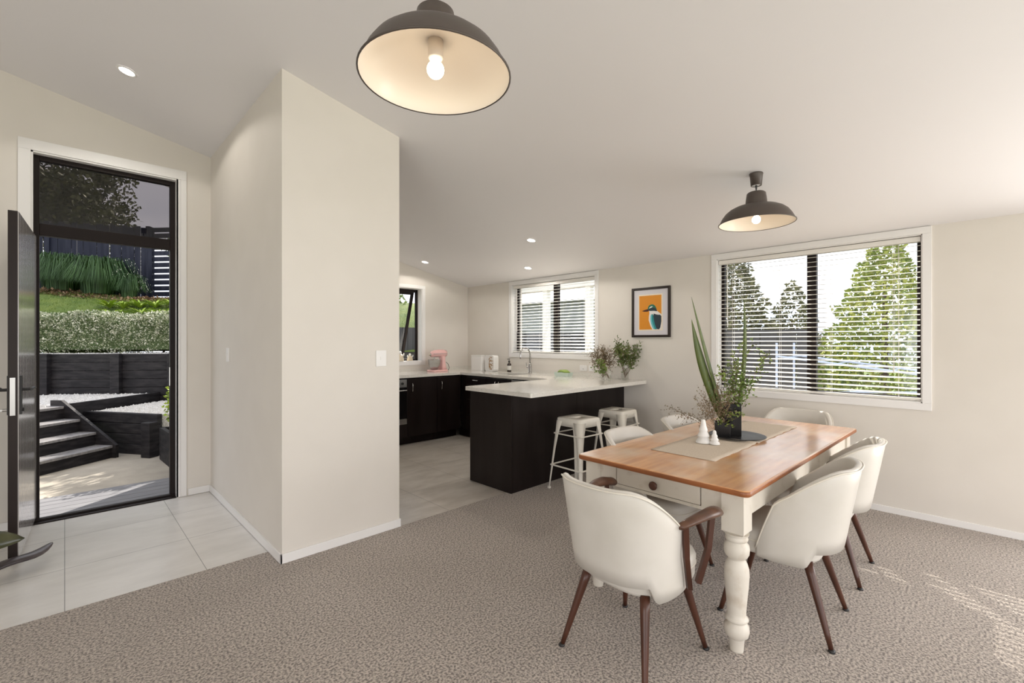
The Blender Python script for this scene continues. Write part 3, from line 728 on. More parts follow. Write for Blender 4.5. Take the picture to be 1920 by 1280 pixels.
# ------------------------------------------------------------------ dining table
TL, TW, TH = 2.20, .965, .775
tb = thing('dining_table', 'farmhouse dining table with honey pine top and cream painted turned legs', 'table', (3.262, 1.178, 0), radians(-1.2))
bm = prism(rounded_rect(-TL / 2, TL / 2, -TW / 2, TW / 2, .035), TH - .030, TH)
top = obj('tabletop', bm, [M_pine, M_pineedge], tb, bevel=.012, seg=4)
for p in top.data.polygons:
    if abs(p.normal.z) < .5: p.material_index = 1
lx, ly = TL / 2 - .095, TW / 2 - .088
ax, ay = TL / 2 - .045, TW / 2 - .038      # outer faces of leg blocks
prof = [(0, 0), (.029, 0), (.030, .006), (.034, .060), (.036, .064), (.050, .075), (.055, .098), (.053, .118), (.042, .132), (.038, .138), (.046, .143), (.052, .150), (.048, .158), (.041, .165),
        (.0405, .18), (.044, .23), (.051, .30), (.0545, .355), (.053, .385), (.046, .41), (.038, .425), (.036, .432), (.046, .440), (.054, .455), (.056, .475), (.053, .495), (.043, .508), (.040, .512), (.047, .516), (.050, .525), (.047, .533), (.043, .537), (.051, .541), (.054, .550), (0, .552)]
for sx in (-1, 1):
    for sy in (-1, 1):
        bm = lathe(prof, 32, c=(sx * lx, sy * ly))
        B((sx * lx - .05, sx * lx + .05, sy * ly - .05, sy * ly + .05, .56, TH - .031), bm=bm)
        # chamfered foot of the block
        a = [bm.verts.new((sx * lx + dx * .05, sy * ly + dy * .05, .56)) for dx, dy in ((-1, -1), (1, -1), (1, 1), (-1, 1))]
        b = [bm.verts.new((sx * lx + dx * .038, sy * ly + dy * .038, .548)) for dx, dy in ((-1, -1), (1, -1), (1, 1), (-1, 1))]
        for k in range(4): bm.faces.new((a[k], a[(k + 1) % 4], b[(k + 1) % 4], b[k]))
        bm.faces.new(b)
        lg = obj('leg', bm, M_paint, tb)
        for p in lg.data.polygons: p.use_smooth = p.center.z < .545 and abs(p.normal.z) < .98
AZ0, AZ1 = .625, TH - .031
xa = TL / 2 - .058; yy = TW / 2 - .051
for sg in (-1, 1):
    obj('apron', B((-lx + .05, lx - .05, min(sg * yy, sg * (yy - .022)), max(sg * yy, sg * (yy - .022)), AZ0, AZ1)), M_paint, tb)
obj('apron', B((xa - .022, xa, -ly + .05, ly - .05, AZ0, AZ1)), M_paint, tb)
DW = .475 / 2
obj('apron', B((-xa, -xa + .022, -ly + .05, -DW - .006, AZ0, AZ1), (-xa, -xa + .022, DW + .006, ly - .05, AZ0, AZ1), (-xa, -xa + .022, -DW - .006, DW + .006, AZ0, AZ0 + .016), (-xa, -xa + .022, -DW - .006, DW + .006, AZ1 - .008, AZ1)), M_paint, tb)
dr = obj('drawer', B((-xa - .004, -xa + .018, -DW, DW, AZ0 + .019, AZ1 - .011), (-xa + .018, -xa + .40, -DW + .01, DW - .01, AZ0 + .02, AZ1 - .02)), M_paint, tb, bevel=.002)
obj('drawer_cavity_shadow', B((-xa + .019, -xa + .021, -DW - .008, DW + .008, AZ0 + .014, AZ1 - .007)), M_black, tb) if False else None
kb = lathe([(0, 0), (.011, 0), (.010, .012), (.020, .017), (.023, .022), (.022, .028), (.014, .032), (0, .033)], 24)
kb.transform(Matrix.Translation((-xa - .004, .0, (AZ0 + AZ1) / 2 + .004)) @ Matrix.Rotation(-pi / 2, 4, 'Y'))
obj('knob', kb, M_walnut, dr, smooth=True)

# table runner with a fold across it
def runner():
    bm = bmesh.new(); nx, ny = 90, 10; g = []
    x0, x1 = -.685, .805; y0, y1 = -.155, .235
    for i in range(nx + 1):
        row = []
        s = i / nx; x = x0 + (x1 - x0) * s
        f = math.exp(-((x - -.05) / .018) ** 2)
        rip = .0012 * sin(x * 95) * (1 if -.3 < x < .55 else .3)
        for j in range(ny + 1):
            t = j / ny; y = y0 + (y1 - y0) * t + .003 * sin(x * 40) * (1 - t)
            z = TH + .0032 + max(0, rip) * (1 - .4 * t) + f * (.012 * (1 - t) + .003) + .002 * max(0, sin(x * 31 + y * 6))
            row.append(bm.verts.new((x, y, z)))
        g.append(row)
    for i in range(nx):
        for j in range(ny): bm.faces.new((g[i][j], g[i + 1][j], g[i + 1][j + 1], g[i][j + 1]))
    return bm
rn = obj('table_runner', runner(), M_linen, None, smooth=True)
rn.location = tb.location; rn.rotation_euler = tb.rotation_euler
so = rn.modifiers.new('solid', 'SOLIDIFY'); so.thickness = .0022; so.offset = -1
tag(rn, 'beige linen runner with a fold lying along the middle of the dining table', 'table runner')

# ------------------------------------------------------------------ dining chairs (face +x in their own frame)
def shell_z(q):   # q 0 centre back .. 1 front end
    top = .40 + .437 * (1 - max(0, (q - .26) / .74) ** 1.85)
    nb = .345 + .075 * (1 - min(1, max(0, (q - .44) / .07)))
    return nb, top
def shell_pt(q, sgn, h, off):
    """plan point at parameter q (0 back .. 1 front end), height fraction h 0..1, inward offset"""
    a = .235 + .045 * h; bk = .235 + .085 * h
    if q < .72:
        ph = q / .72 * pi / 2
        x = -.03 - bk * cos(ph) ** .80; y = a * sin(ph) ** .80
        nx, ny = -cos(ph) / bk, sin(ph) / a
    else:
        s = (q - .72) / .28
        x = -.03 + s * .095; y = a - .012 * s * s
        nx, ny = 0, 1
    L = sqrt(nx * nx + ny * ny); nx /= L; ny /= L
    return x - nx * off, sgn * (y - ny * off)
def make_shell():
    bm = bmesh.new(); T = .034; N = 34; rings = []; edge = []
    seq = [(-1, k / N) for k in range(N, 0, -1)] + [(1, k / N) for k in range(0, N + 1)]
    for sg, q in seq:
        zb, zt = shell_z(q); prof = []
        for v in range(7):
            z = zb + (zt - .014 - zb) * v / 6; prof.append((z, 0))
        prof += [(zt - .004, .006), (zt, T * .5), (zt - .004, T - .006)]
        for v in range(7):
            z = zt - .014 - (zt - .014 - zb) * v / 6; prof.append((z, T + (.006 * sin(pi * v / 6))))
        ring = []
        for z, off in prof:
            x, y = shell_pt(q, sg, (z - .345) / .48, off); ring.append(bm.verts.new((x, y, z)))
        rings.append(ring)
        x, y = shell_pt(q, sg, (zt - .345) / .48, .000); edge.append((x, y, zt - .010))
    for a, b in zip(rings, rings[1:]):
        n = len(a)
        for k in range(n): bm.faces.new((a[k], a[(k + 1) % n], b[(k + 1) % n], b[k]))
    bm.faces.new(rings[0][::-1]); bm.faces.new(rings[-1])
    return bm, edge
def leg_bm(x0, y0, x1, y1, z=.36):
    bm = bmesh.new(); n = 6; pts = []; rr = []
    for k in range(n + 1):
        t = k / n; pts.append((x0 + (x1 - x0) * t, y0 + (y1 - y0) * t, z + (.012 - z) * t)); rr.append(.0225 - .0115 * t)
    return tube(pts, rr, 14, bm)
def make_chair(name, label, arms=False):
    t = thing(name, label, 'chair')
    # seat cushion and seat base
    def seat_ring(f, z, bm):
        pts = []
        for k in range(40):
            a = 2 * pi * k / 40; c, s = cos(a), sin(a)
            x = .025 + .235 * f * (abs(c) ** .55) * (1 if c > 0 else -1); y = .235 * f * (abs(s) ** .6) * (1 if s > 0 else -1) * (1 - .10 * (x < 0) * abs(x) / .2)
            pts.append(bm.verts.new((x, y, z)))
        return pts
    def loft(spec):
        bm = bmesh.new(); rs = [seat_ring(f, z, bm) for f, z in spec]
        for a, b in zip(rs, rs[1:]):
            for k in range(40): bm.faces.new((a[k], a[(k + 1) % 40], b[(k + 1) % 40], b[k]))
        bm.faces.new(rs[0][::-1]); bm.faces.new(rs[-1])
        return bm
    st = obj('seat', loft([(.88, .352), (.93, .356), (.95, .37), (.955, .415), (.965, .425), (.97, .452), (.93, .474), (.80, .484), (.5, .488)]), M_vinyl, t, smooth=True)
    pts = []
    for k in range(41):
        a = 2 * pi * k / 40; c, s = cos(a), sin(a); f = .962
        x = .025 + .235 * f * (abs(c) ** .55) * (1 if c > 0 else -1); y = .235 * f * (abs(s) ** .6) * (1 if s > 0 else -1) * (1 - .10 * (x < 0) * abs(x) / .2)
        pts.append((x, y, .421))
    obj('seat_piping', tube(pts, .0042, 6, cap=False), M_pipe, st, smooth=True)
    bm, edge = make_shell()
    bk = obj('backrest', bm, M_vinyl, t, smooth=True)
    obj('back_piping', tube(edge, .0042, 6), M_pipe, bk, smooth=True)
    for sx, sy in ((1, 1), (1, -1), (-1, 1), (-1, -1)):
        x0, y0 = (.15 if sx > 0 else -.15), .155 * sy
        x1, y1 = (.235 if sx > 0 else -.255), .225 * sy
        lg = obj('leg', leg_bm(x0, y0, x1, y1), M_walnut, t, smooth=True)
        obj('glide', lathe([(0, 0), (.014, 0), (.016, .004), (.012, .011), (0, .014)], 14, c=(x1 + .003 * sx, y1 + .002 * sy)), M_black, lg, smooth=True)
    if arms:
        for sg in (-1, 1):
            pts = [(-.065, .268, .662), (-.01, .283, .674), (.085, .298, .684), (.15, .300, .682), (.205, .290, .672), (.222, .286, .668)]
            bm = tube([(x, sg * y, z) for x, y, z in pts], [.018, .025, .031, .036, .036, .020], 14, sx=1.0, sy=.62, axes=(Vector((0, 1, 0)), Vector((0, 0, 1))))
            ar = obj('armrest', bm, M_walnut2, t, smooth=True)
            for q in (((-.035, .275, .665), (-.02, .272, .52), (.045, .250, .36)), ((.165, .292, .67), (.145, .285, .52), (.12, .250, .36))):
                bm = tube([(x, sg * y, z) for x, y, z in q], .015, 4, sx=1.1, sy=.75)
                obj('arm_support', bm, M_walnut, ar)
    return t
arm = make_chair('dining_armchair', 'cream vinyl armchair with dark wooden arms at the near end of the table', True)
arm.location = (1.93, 1.15, 0); arm.rotation_euler = (0, 0, radians(-4))
ch = make_chair('dining_chair', 'cream vinyl barrel chair at the window side of the table, nearest the camera')
ch.location = (2.76, .76, 0); ch.rotation_euler = (0, 0, radians(93))
dup(ch, (3.53, .76, 0), radians(91), 'cream vinyl barrel chair at the window side of the table, nearer the far end')
dup(ch, (2.76, 1.46, 0), radians(-91), 'cream vinyl barrel chair on the kitchen side of the table, beside the front metal stool')
dup(ch, (3.52, 1.45, 0), radians(-90), 'cream vinyl barrel chair on the kitchen side of the table, behind the wiry twigs')
dup(ch, (4.40, 1.13, 0), radians(180), 'cream vinyl barrel chair at the far end of the table under the large window')

# ------------------------------------------------------------------ metal bar stools
def make_stool(label, loc, rz):
    t = thing('bar_stool', label, 'stool', loc, rz, 'cream metal bar stools at the peninsula')
    h, sh = .70, .155
    bm = bmesh.new()
    # pressed seat with a hand slot
    rr = rounded_rect(-sh, sh, -sh, sh, .035, 5); n = len(rr)
    slot = []
    for x, y in rr:       # slot outline matched to the seat outline
        slot.append((max(-.045, min(.045, x * .33)), max(-.011, min(.011, y * .11))))
    def ring(pts, z, k=1.0): return [bm.verts.new((x * k, y * k, z)) for x, y in pts]
    r0 = ring(slot, h - .012); r1 = ring(slot, h - .002, 1.05); r2 = ring([(x * .55, y * .55) for x, y in rr], h - .004)
    r3 = ring([(x * .93, y * .93) for x, y in rr], h + .001); r4 = ring(rr, h - .007); r5 = ring(rr, h - .075, 1.03)
    for a, b in ((r0, r1), (r1, r2), (r2, r3), (r3, r4), (r4, r5)):
        for k in range(n): bm.faces.new((a[k], a[(k + 1) % n], b[(k + 1) % n], b[k]))
    st = obj('seat', bm, M_cream, t, smooth=True)
    so = st.modifiers.new('s', 'SOLIDIFY'); so.thickness = .003
    # folded sheet legs at the corners, splayed
    for sx in (-1, 1):
        for sy in (-1, 1):
            bm = bmesh.new()
            secs = []
            for k in range(6):
                tt = k / 5; z = (h - .03) * (1 - tt) + .012 * tt
                c = .158 + .052 * tt; w = .052 - .030 * tt
                if k == 0: w = .085
                if k == 1: w = .056
                r_ = min(.03, w * .6)
                prof = [(c, c - w), (c, c - r_)] + [(c - r_ + r_ * cos(a), c - r_ + r_ * sin(a)) for a in (radians(22), radians(45), radians(68))] + [(c - r_, c), (c - w, c)]
                secs.append([bm.verts.new((sx * x, sy * y, z)) for x, y in prof])
            for a, b in zip(secs, secs[1:]):
                for k in range(len(a) - 1): bm.faces.new((a[k], a[k + 1], b[k + 1], b[k]))
            lg = obj('leg', bm, M_cream, t, smooth=True)
            so = lg.modifiers.new('s', 'SOLIDIFY'); so.thickness = .003
            obj('foot', B((min(sx * .188, sx * .214), max(sx * .188, sx * .214), min(sy * .188, sy * .214), max(sy * .188, sy * .214), 0, .022)), M_cream, lg, bevel=.004)
    c = .193
    for z, cc in ((.235, .19), (.545, .166)):
        for a, b in (((-cc, -cc), (cc, -cc)), ((cc, -cc), (cc, cc)), ((cc, cc), (-cc, cc)), ((-cc, cc), (-cc, -cc))):
            if z > .4: obj('brace', tube([(a[0], a[1], z), (b[0], b[1], z)], .007, 8), M_cream, t)
            else: obj('footrest_bar', tube([(a[0], a[1], z), (b[0], b[1], z)], .008, 8), M_cream, t)
    return t
st = make_stool('cream metal bar stool nearer the camera, in front of the peninsula', (3.60, 2.765, 0), radians(-3))
dup(st, (4.33, 2.79, 0), radians(2), 'cream metal bar stool nearer the window wall, behind the other stool')

# ------------------------------------------------------------------ pendant lamps
def pendant(x, y, zr, label, power):
    top = cz(x)
    t = thing('pendant_lamp', label, 'lamp', (x, y, zr), 0, 'brown dome pendant lamps')
    out = [(.250, .000), (.248, .004), (.240, .022), (.228, .046), (.207, .076), (.180, .099), (.147, .116), (.110, .126), (.080, .130), (.074, .133), (.072, .142), (.067, .185), (.062, .218), (.052, .226), (.010, .228)]
    obj('lamp_shade', lathe(out, 56, cap0=False), M_lampout, t, smooth=True)
    inn = [(.2485, .0005), (.244, .006), (.236, .022), (.224, .045), (.203, .073), (.176, .095), (.144, .111), (.108, .121), (.066, .124), (.0, .125)]
    obj('shade_lining', lathe(inn, 56, cap0=False), M_lampin, t, smooth=True)
    obj('rim', lathe([(.2495, -.003), (.254, -.001), (.254, .003), (.2485, .004)], 56, cap0=False, cap1=False), M_lampout, t, smooth=True)
    sk = obj('lamp_socket', lathe([(.0, .124), (.026, .124), (.026, .066), (.018, .060), (0, .060)], 20), M_lampin, t, smooth=True)
    pr = [(0, -.012)]
    for k in range(1, 12):
        a = -pi / 2 + pi * .82 * k / 11; pr.append((.029 * cos(a), .017 + .029 * sin(a)))
    pr += [(.013, .058)]
    pr2 = [(r, z + .010) for r, z in pr]
    bl = obj('light_bulb', lathe(pr2, 24), M_bulb, t, smooth=True)
    L = top - zr
    slope = math.atan(.2125)
    bm = tube([(0, 0, .227), (0, 0, L - .075)], .0035, 8); obj('cord', bm, M_black, t)
    obj('cord_grip', tube([(0, 0, L - .115), (0, 0, L - .085)], [.005, .008], 8), M_black, t)
    bm = lathe([(.030, 0), (.036, -.0), (.043, .075), (.046, .083), (.046, .088)], 24, cap0=False); bm.transform(Matrix.Translation((0, 0, L - .083 - .003)))
    ro = obj('ceiling_rose', bm, M_lampout, t, smooth=True)
    bm = lathe([(0, .001), (.034, .001)], 24, cap1=False); bm.transform(Matrix.Translation((0, 0, L - .083)))
    obj('rose_base', bm, M_ceramic, t)
    if power:
        light('pendant_bulb_light', 'POINT', (x, y, zr - .028), power, (1.0, .80, .56), radius=.03)
pendant(.895, 1.288, 2.3275, 'brown dome pendant lamp with a glowing bulb, large at the top of the view', .45)
pendant(3.61, 1.155, 2.30, 'brown dome pendant lamp hanging on a short cord above the far part of the table', .35)

# recessed ceiling lights
def downlight(x, y, label, power, sz=.045):
    t = thing('ceiling_downlight', label, 'light', (x, y, cz(x) - .001), 0, 'recessed ceiling lights')
    t.rotation_euler = (0, math.atan(.2125), 0)
    obj('bezel', lathe([(sz, -.001), (sz, -.005), (sz + .012, -.006), (sz + .016, -.001)], 28, cap0=False, cap1=False), M_trim, t, smooth=True)
    obj('lamp_face', lathe([(0, -.0025), (sz, -.0025)], 28, cap1=False), M_down, t)
    light('downlight_beam', 'SPOT', (x, y, cz(x) - .03), power, (1, .95, .88), rot=(0, 0, 0), radius=.05).data.spot_size = radians(150)
downlight(.317, 4.244, 'round recessed light in the ceiling above the entry', 14)
downlight(3.854, 3.638, 'round recessed light above the peninsula, the nearest one over the kitchen', 30)
downlight(3.82, 5.764, 'round recessed light nearest the kitchen side window', 10)
downlight(4.576, 4.382, 'round recessed light in front of the sink window', 16)
#SPLIT2

# ------------------------------------------------------------------ things on the table
TZ = TH + .0062
pl = thing('serving_plate', 'round dark plate under the two black vases on the runner', 'plate', (3.335, 1.19, TZ))
obj('plate_body', lathe([(0, 0), (.10, 0), (.15, .004), (.178, .010), (.181, .014), (.176, .014), (.148, .008), (.10, .005), (0, .005)], 48), M_plate, pl, smooth=True)
def cube_vase(label, x, y, a, h, rz):
    t = thing('square_vase', label, 'vase', (x, y, TZ + .0055), rz)
    s = a / 2; bm = bmesh.new()
    def rg(k, z): return [bm.verts.new((px * k, py * k, z)) for px, py in rounded_rect(-s, s, -s, s, .004, 2)]
    rs = [rg(1, 0), rg(1, h), rg(.90, h), rg(.88, .012)]
    for p, q in zip(rs, rs[1:]):
        for k in range(len(p)): bm.faces.new((p[k], p[(k + 1) % len(p)], q[(k + 1) % len(q)], q[k]))
    bm.faces.new(rs[0][::-1]); bm.faces.new(rs[-1])
    return obj('vase_body', bm, M_vase, t)
VR = radians(24.7)
cube_vase('tall square black glazed vase holding the long flax leaves', 3.372, 1.238, .112, .218, VR)
cube_vase('small cube-shaped black vase in front of the tall one, holding wiry twigs', 3.262, 1.262, .098, .098, VR)
def cer_tree(label, x, y, h, r):
    t = [(0, 0), (r, 0), (r, .004)]
    n = 4
    for k in range(n):
        z0 = h * (k / n); z1 = h * ((k + 1) / n); ra = r * (1 - .21 * k); rb = ra * .66
        t += [(ra, z0 + .004), (ra * .96, z0 + .012), (rb, z1 - .002)]
    t += [(r * .10, h), (0, h + .003)]
    o = obj('ceramic_tree', lathe(t, 28), M_ceramic, None, smooth=True)
    o.location = (x, y, TZ); tag(o, label, 'ornament')
cer_tree('larger white ceramic fir tree on the runner', 2.985, 1.275, .150, .046)
cer_tree('smaller white ceramic fir tree in front of the larger one', 2.99, 1.205, .088, .031)

def blade(verts, faces, pts, widths, side, fold=.25):
    """strap leaf along pts with a slight V fold; side = unit vector across the blade"""
    side = Vector(side); n0 = len(verts)
    for i, (p, w) in enumerate(zip(pts, widths)):
        p = Vector(p); d = (Vector(pts[min(i + 1, len(pts) - 1)]) - Vector(pts[max(i - 1, 0)])).normalized()
        s = (side - d * side.dot(d)).normalized(); nn = d.cross(s)
        for k in (-1, 0, 1): verts.append(p + s * (k * w / 2) + nn * (abs(k) * w * fold))
    for i in range(len(pts) - 1):
        a = n0 + i * 3
        faces.append((a, a + 1, a + 4, a + 3)); faces.append((a + 1, a + 2, a + 5, a + 4))
RT = Vector((.716, -.698, 0)); FW = Vector((.698, .716, 0))
vb = Vector((3.372, 1.238, TZ))
def flax(label, tipdx, tipz, w, bend, side):
    vs, fs = [], []; n = 16; pts = []; ws = []
    for k in range(n + 1):
        s = k / n
        base = vb + Vector((0, 0, .02)) + RT * (.02 * (1 if tipdx > 0 else -1))
        tip = Vector((vb.x, vb.y, tipz)) + RT * tipdx
        p = base.lerp(tip, s) + RT * (bend * sin(pi * s)); pts.append(p)
        ws.append(w * min(1, .45 + s * 2.2) * (1 - max(0, (s - .55) / .45) ** 1.6) + .001)
    blade(vs, fs, pts, ws, side, .14)
    o = raw('flax_leaf', vs, fs, M_flax, None, True); so = o.modifiers.new('s', 'SOLIDIFY'); so.thickness = .0015
    tag(o, label, 'leaf', 'flax leaves in the tall vase')
sd = (RT * .9 + FW * .45).normalized()
flax('long narrow flax leaf leaning furthest up to the left', -.285, 1.755, .034, -.005, sd)
flax('broad flax leaf leaning left, shorter than its neighbour', -.285, 1.60, .062, -.030, (RT * .97 + FW * .1).normalized())
flax('thin upright flax leaf standing straight on the right of the vase', .085, 1.745, .030, .035, RT)

def leafquad(vs, fs, p, d, up, l, w):
    d = d.normalized(); s = d.cross(up)
    if s.length < 1e-3: s = Vector((1, 0, 0))
    s.normalize(); n = len(vs); m = p + d * l * .5
    vs += [p, m + s * w * .5 + up * .0, p + d * l, m - s * w * .5]
    fs.append((n, n + 1, n + 2, n + 3))
def rnd_dir():
    z = U(-1, 1); a = U(0, 2 * pi); r = sqrt(1 - z * z); return Vector((r * cos(a), r * sin(a), z))
def spray(name, base, stems, label, cat, m_stem, m_leaf, leaf=(.014, .008), wig=.35, twig=6, step=.02, r0=.0016, leaves=1.0, twl=.08, group=None, thick=None):
    """cut branches: each stem (dir, length); twigs fork off it and carry small leaves"""
    root = thing(name, label, cat, base, 0, group)
    bm = bmesh.new(); vs, fs = [], []
    def grow(p, d, L, r, lvl):
        pts = [p.copy()]; q = p.copy(); dd = d.normalized(); n = max(3, int(L / step))
        for k in range(n):
            dd = (dd + rnd_dir() * wig * .4 + Vector((0, 0, .02))).normalized(); q = q + dd * (L / n); pts.append(q.copy())
            if lvl == 0 and k > n * .30 and twig:
                for _ in range(twig if R() < .8 else 0):
                    if R() < .45: grow(q, (dd * .6 + rnd_dir() * .9), twl * U(.5, 1.3), r * .6, 1)
            if (lvl == 1 or k > n * .35):
                for _ in range(2):
                    if R() < leaves: 
                        e = (dd * .4 + rnd_dir()).normalized(); leafquad(vs, fs, q.copy(), e, rnd_dir(), leaf[0] * U(.7, 1.3), leaf[1] * U(.7, 1.3))
        tube(pts, [r * (1 - .55 * i / len(pts)) for i in range(len(pts))], 4, bm, cap=False)
    for (o_, d, L) in stems: grow(Vector(o_), Vector(d), L, r0, 0)
    obj('stems', bm, m_stem, root)
    raw('leaves', vs, fs, m_leaf, root)
    return root
def fan(n, lat, lo, hi, L0, L1, base=(0, 0, 0), fwd=.35):
    out = []
    for k in range(n):
        t = -1 + 2 * (k + .5) / n
        d = RT * (lat * t + U(-.1, .1)) + FW * U(-fwd, fwd) + Vector((0, 0, U(lo, hi)))
        out.append((base, d, U(L0, L1)))
    return out
# wiry twigs leaning left from the small vase
stems = []
for k in range(15):
    t = k / 14
    d = RT * (-1.25 + 1.35 * t + U(-.12, .12)) + FW * U(-.35, .35) + Vector((0, 0, U(.55, 1.1)))
    stems.append(((0, 0, 0), d, U(.24, .40) * (1.15 if t < .5 else .8)))
spray('wiry_twig_bunch', (3.262, 1.262, TZ + .03), stems, 'wiry brown twigs with tiny dark leaves in the small cube vase', 'foliage', M_twig, M_twigleaf, (.011, .008), .55, 5, .020, .0009, .75, .07)
stems = []
for k in range(11):
    t = k / 10
    stems.append(((0, 0, 0), RT * (-.62 + 1.35 * t + U(-.1, .1)) + FW * U(-.3, .3) + Vector((0, 0, U(.9, 1.5))), U(.28, .38)))
for k in range(5):
    stems.append(((0, 0, 0), RT * U(-.02, .38) + FW * U(-.12, .12) + Vector((0, 0, 1.3)), U(.45, .60)))
spray('green_leaf_spray', (3.372, 1.238, TZ + .10), stems, 'small-leaved green sprigs in the tall vase around the flax leaves', 'foliage', M_twig, M_leafg, (.022, .014), .35, 3, .024, .0014, .60, .06)
spray('green_leaf_spray', (3.262, 1.262, TZ + .05), [((0, 0, 0), RT * U(-.2, .6) + FW * -.5 + Vector((0, 0, U(-.1, .6))), U(.08, .14)) for _ in range(7)], 'green sprigs hanging over the front of the small cube vase', 'foliage', M_twig, M_leafg, (.014, .009), .5, 3, .015, .0012, .7, .03).location.z += .05

# ------------------------------------------------------------------ glass vessels with cuttings on the peninsula
def glass_jar(label, x, y, r, h, neck=None):
    t = thing('glass_vase', label, 'vase', (x, y, CT1))
    rn = neck or r
    o = [(0, 0), (r, 0), (r, h * .7), (rn, h * .86), (rn, h), (rn - .003, h), (rn - .003, h * .86), (r - .003, h * .69), (r - .003, .006), (0, .006)]
    obj('vase_body', lathe(o, 28), M_clear, t, smooth=True)
    obj('water', lathe([(0, .007), (r - .0035, .007), (r - .0035, h * .45), (0, h * .45)], 24), M_clear, t, smooth=True)
glass_jar('squat clear glass jar on the worktop, left of the other two vases', 4.72, 3.25, .042, .125)
glass_jar('slim clear glass vase on the worktop, between the jar and the tall cylinder', 4.47, 2.99, .024, .15, .018)
glass_jar('tall clear glass cylinder vase on the worktop, right of the other two', 4.79, 2.985, .046, .225)
spray('brown_cutting_bunch', (4.72, 3.25, CT1 + .02), fan(14, .75, .9, 1.6, .28, .42) + fan(7, .35, 1.2, 1.6, .34, .44), 'airy brown twiggy cuttings in the squat glass jar', 'foliage', M_twig, M_twigleaf, (.016, .010), .5, 4, .022, .0016, .75, .09)
spray('light_green_cutting_bunch', (4.47, 2.99, CT1 + .04), [((0, 0, 0), RT * U(-1.0, -.45) + FW * U(-.3, .3) + Vector((0, 0, U(.6, 1.2))), U(.17, .25)) for _ in range(8)], 'light green leafy sprigs leaning left from the slim glass vase', 'foliage', M_twig, M_leafg, (.028, .013), .3, 2, .022, .0018, .8, .05)
spray('dark_green_cutting_bunch', (4.79, 2.985, CT1 + .03), fan(13, .55, 1.0, 1.7, .32, .42, fwd=.15) + [((0, 0, 0), RT * .62 + Vector((0, 0, .95)), .46), ((0, 0, 0), RT * .5 + Vector((0, 0, 1.05)), .44)], 'dark green leafy stems in the tall glass cylinder vase', 'foliage', M_twig, M_leafd, (.030, .015), .28, 3, .024, .0024, .85, .07)

# ------------------------------------------------------------------ entry: rubber plant and carved wooden dish
rp = thing('rubber_plant', 'potted rubber plant at the left edge, one broad leaf pointing at the open door', 'plant', (-.50, 3.96, 0))
obj('pot', lathe([(0, 0), (.09, 0), (.10, .01), (.13, .17), (.135, .175), (.125, .175), (.118, .155), (0, .150)], 28), M_pot, rp, smooth=True)
obj('soil', lathe([(0, .153), (.117, .153)], 24, cap1=False), M_soil, rp)
obj('stem', tube([(0, 0, .15), (.01, .01, .35), (-.02, 0, .60)], [.010, .008, .006], 8), M_twig, rp)
def bigleaf(base, tip, w, nrm=(0, 0, 1), droop=.03):
    vs, fs = [], []; n = 10; base = Vector(base); tip = Vector(tip); d = (tip - base); s = d.cross(Vector(nrm)).normalized(); up = s.cross(d).normalized()
    for i in range(n + 1):
        t = i / n; wd = w * (sin(pi * min(1, t ** .85)) ** .7 if 0 < t < 1 else .02) + .001
        c = base + d * t + up * (droop * sin(pi * t))
        for k in (-1, -.5, 0, .5, 1): vs.append(c + s * (k * wd / 2) + up * (abs(k) * wd * .16))
    for i in range(n):
        for k in range(4): a = i * 5 + k; fs.append((a, a + 1, a + 6, a + 5))
    return vs, fs
for k, (b, t_, w_) in enumerate([((0, 0, .25), (.325, .13, .240), .16), ((0, 0, .30), (-.2, -.15, .42), .11), ((0, 0, .38), (-.1, .22, .50), .11), ((0, 0, .46), (.0, -.22, .60), .10), ((-.01, 0, .55), (-.2, .1, .72), .10), ((0, 0, .22), (.20, -.16, .19), .10)]):
    vs, fs = bigleaf(b, t_, w_, (-.45, -.62, .62) if k == 0 else (0, 0, 1))
    o = raw('leaf', vs, fs, M_rubber, rp, True); so = o.modifiers.new('s', 'SOLIDIFY'); so.thickness = .0015
pts = [(-.46, 4.12, .022), (-.38, 4.13, .045), (-.30, 4.14, .085), (-.22, 4.16, .095), (-.15, 4.21, .080), (-.10, 4.26, .085), (-.055, 4.31, .112)]
bm = tube(pts, [.014, .040, .050, .046, .052, .040, .012], 12, sx=1.0, sy=.42)
dw_ = obj('carved_wooden_dish', bm, M_drift, None, smooth=True, subsurf=1)
tag(dw_, 'dark curved wooden dish with an upturned tip on the entry tiles beside the plant', 'dish')

# ------------------------------------------------------------------ garden outside the front door
S(obj('trim_deck_edge', B((-2.5, .95, 6.19, 6.23, -.16, -.052)), M_deck))
dk = thing('entry_deck', 'dark grey boarded deck strip outside the front door', 'deck', (.0, 5.8, -.15))
for k in range(6):
    y = 5.41 + k * .133
    obj('deck_board', B((-2.5, .98, y, y + .128, -.078, -.05)), M_deck, dk, world=True, bevel=.003)
gd = lambda name, poly, z0, z1, m, label=None, cat=None: (obj(name, prism(poly, z0, z1), m))
S(gd('floor_patio', [(-6, 6.2), (1.01, 6.2), (1.01, 6.4), (5.2, 6.4), (5.2, 8.3), (1.3, 9.6), (-.3, 9.6), (-6, 9.2)], -.3, -.12, M_conc))
S(gd('floor_ground', [(-40, -30), (60, -30), (60, 60), (-40, 60)], -1.2, -.95, M_lawn))
S(gd('floor_yard', [(5.2, -8), (9.5, -8), (9.5, 14), (5.2, 14)], -.9, -.35, M_conc))
D1 = Vector((.783, .622, 0)); AS = Vector((-.622, .783, 0)); R0 = Vector((.45, 8.162, 0))
stp = thing('garden_steps', 'black stained timber garden steps climbing left from the patio', 'steps', (R0.x, R0.y, -.12))
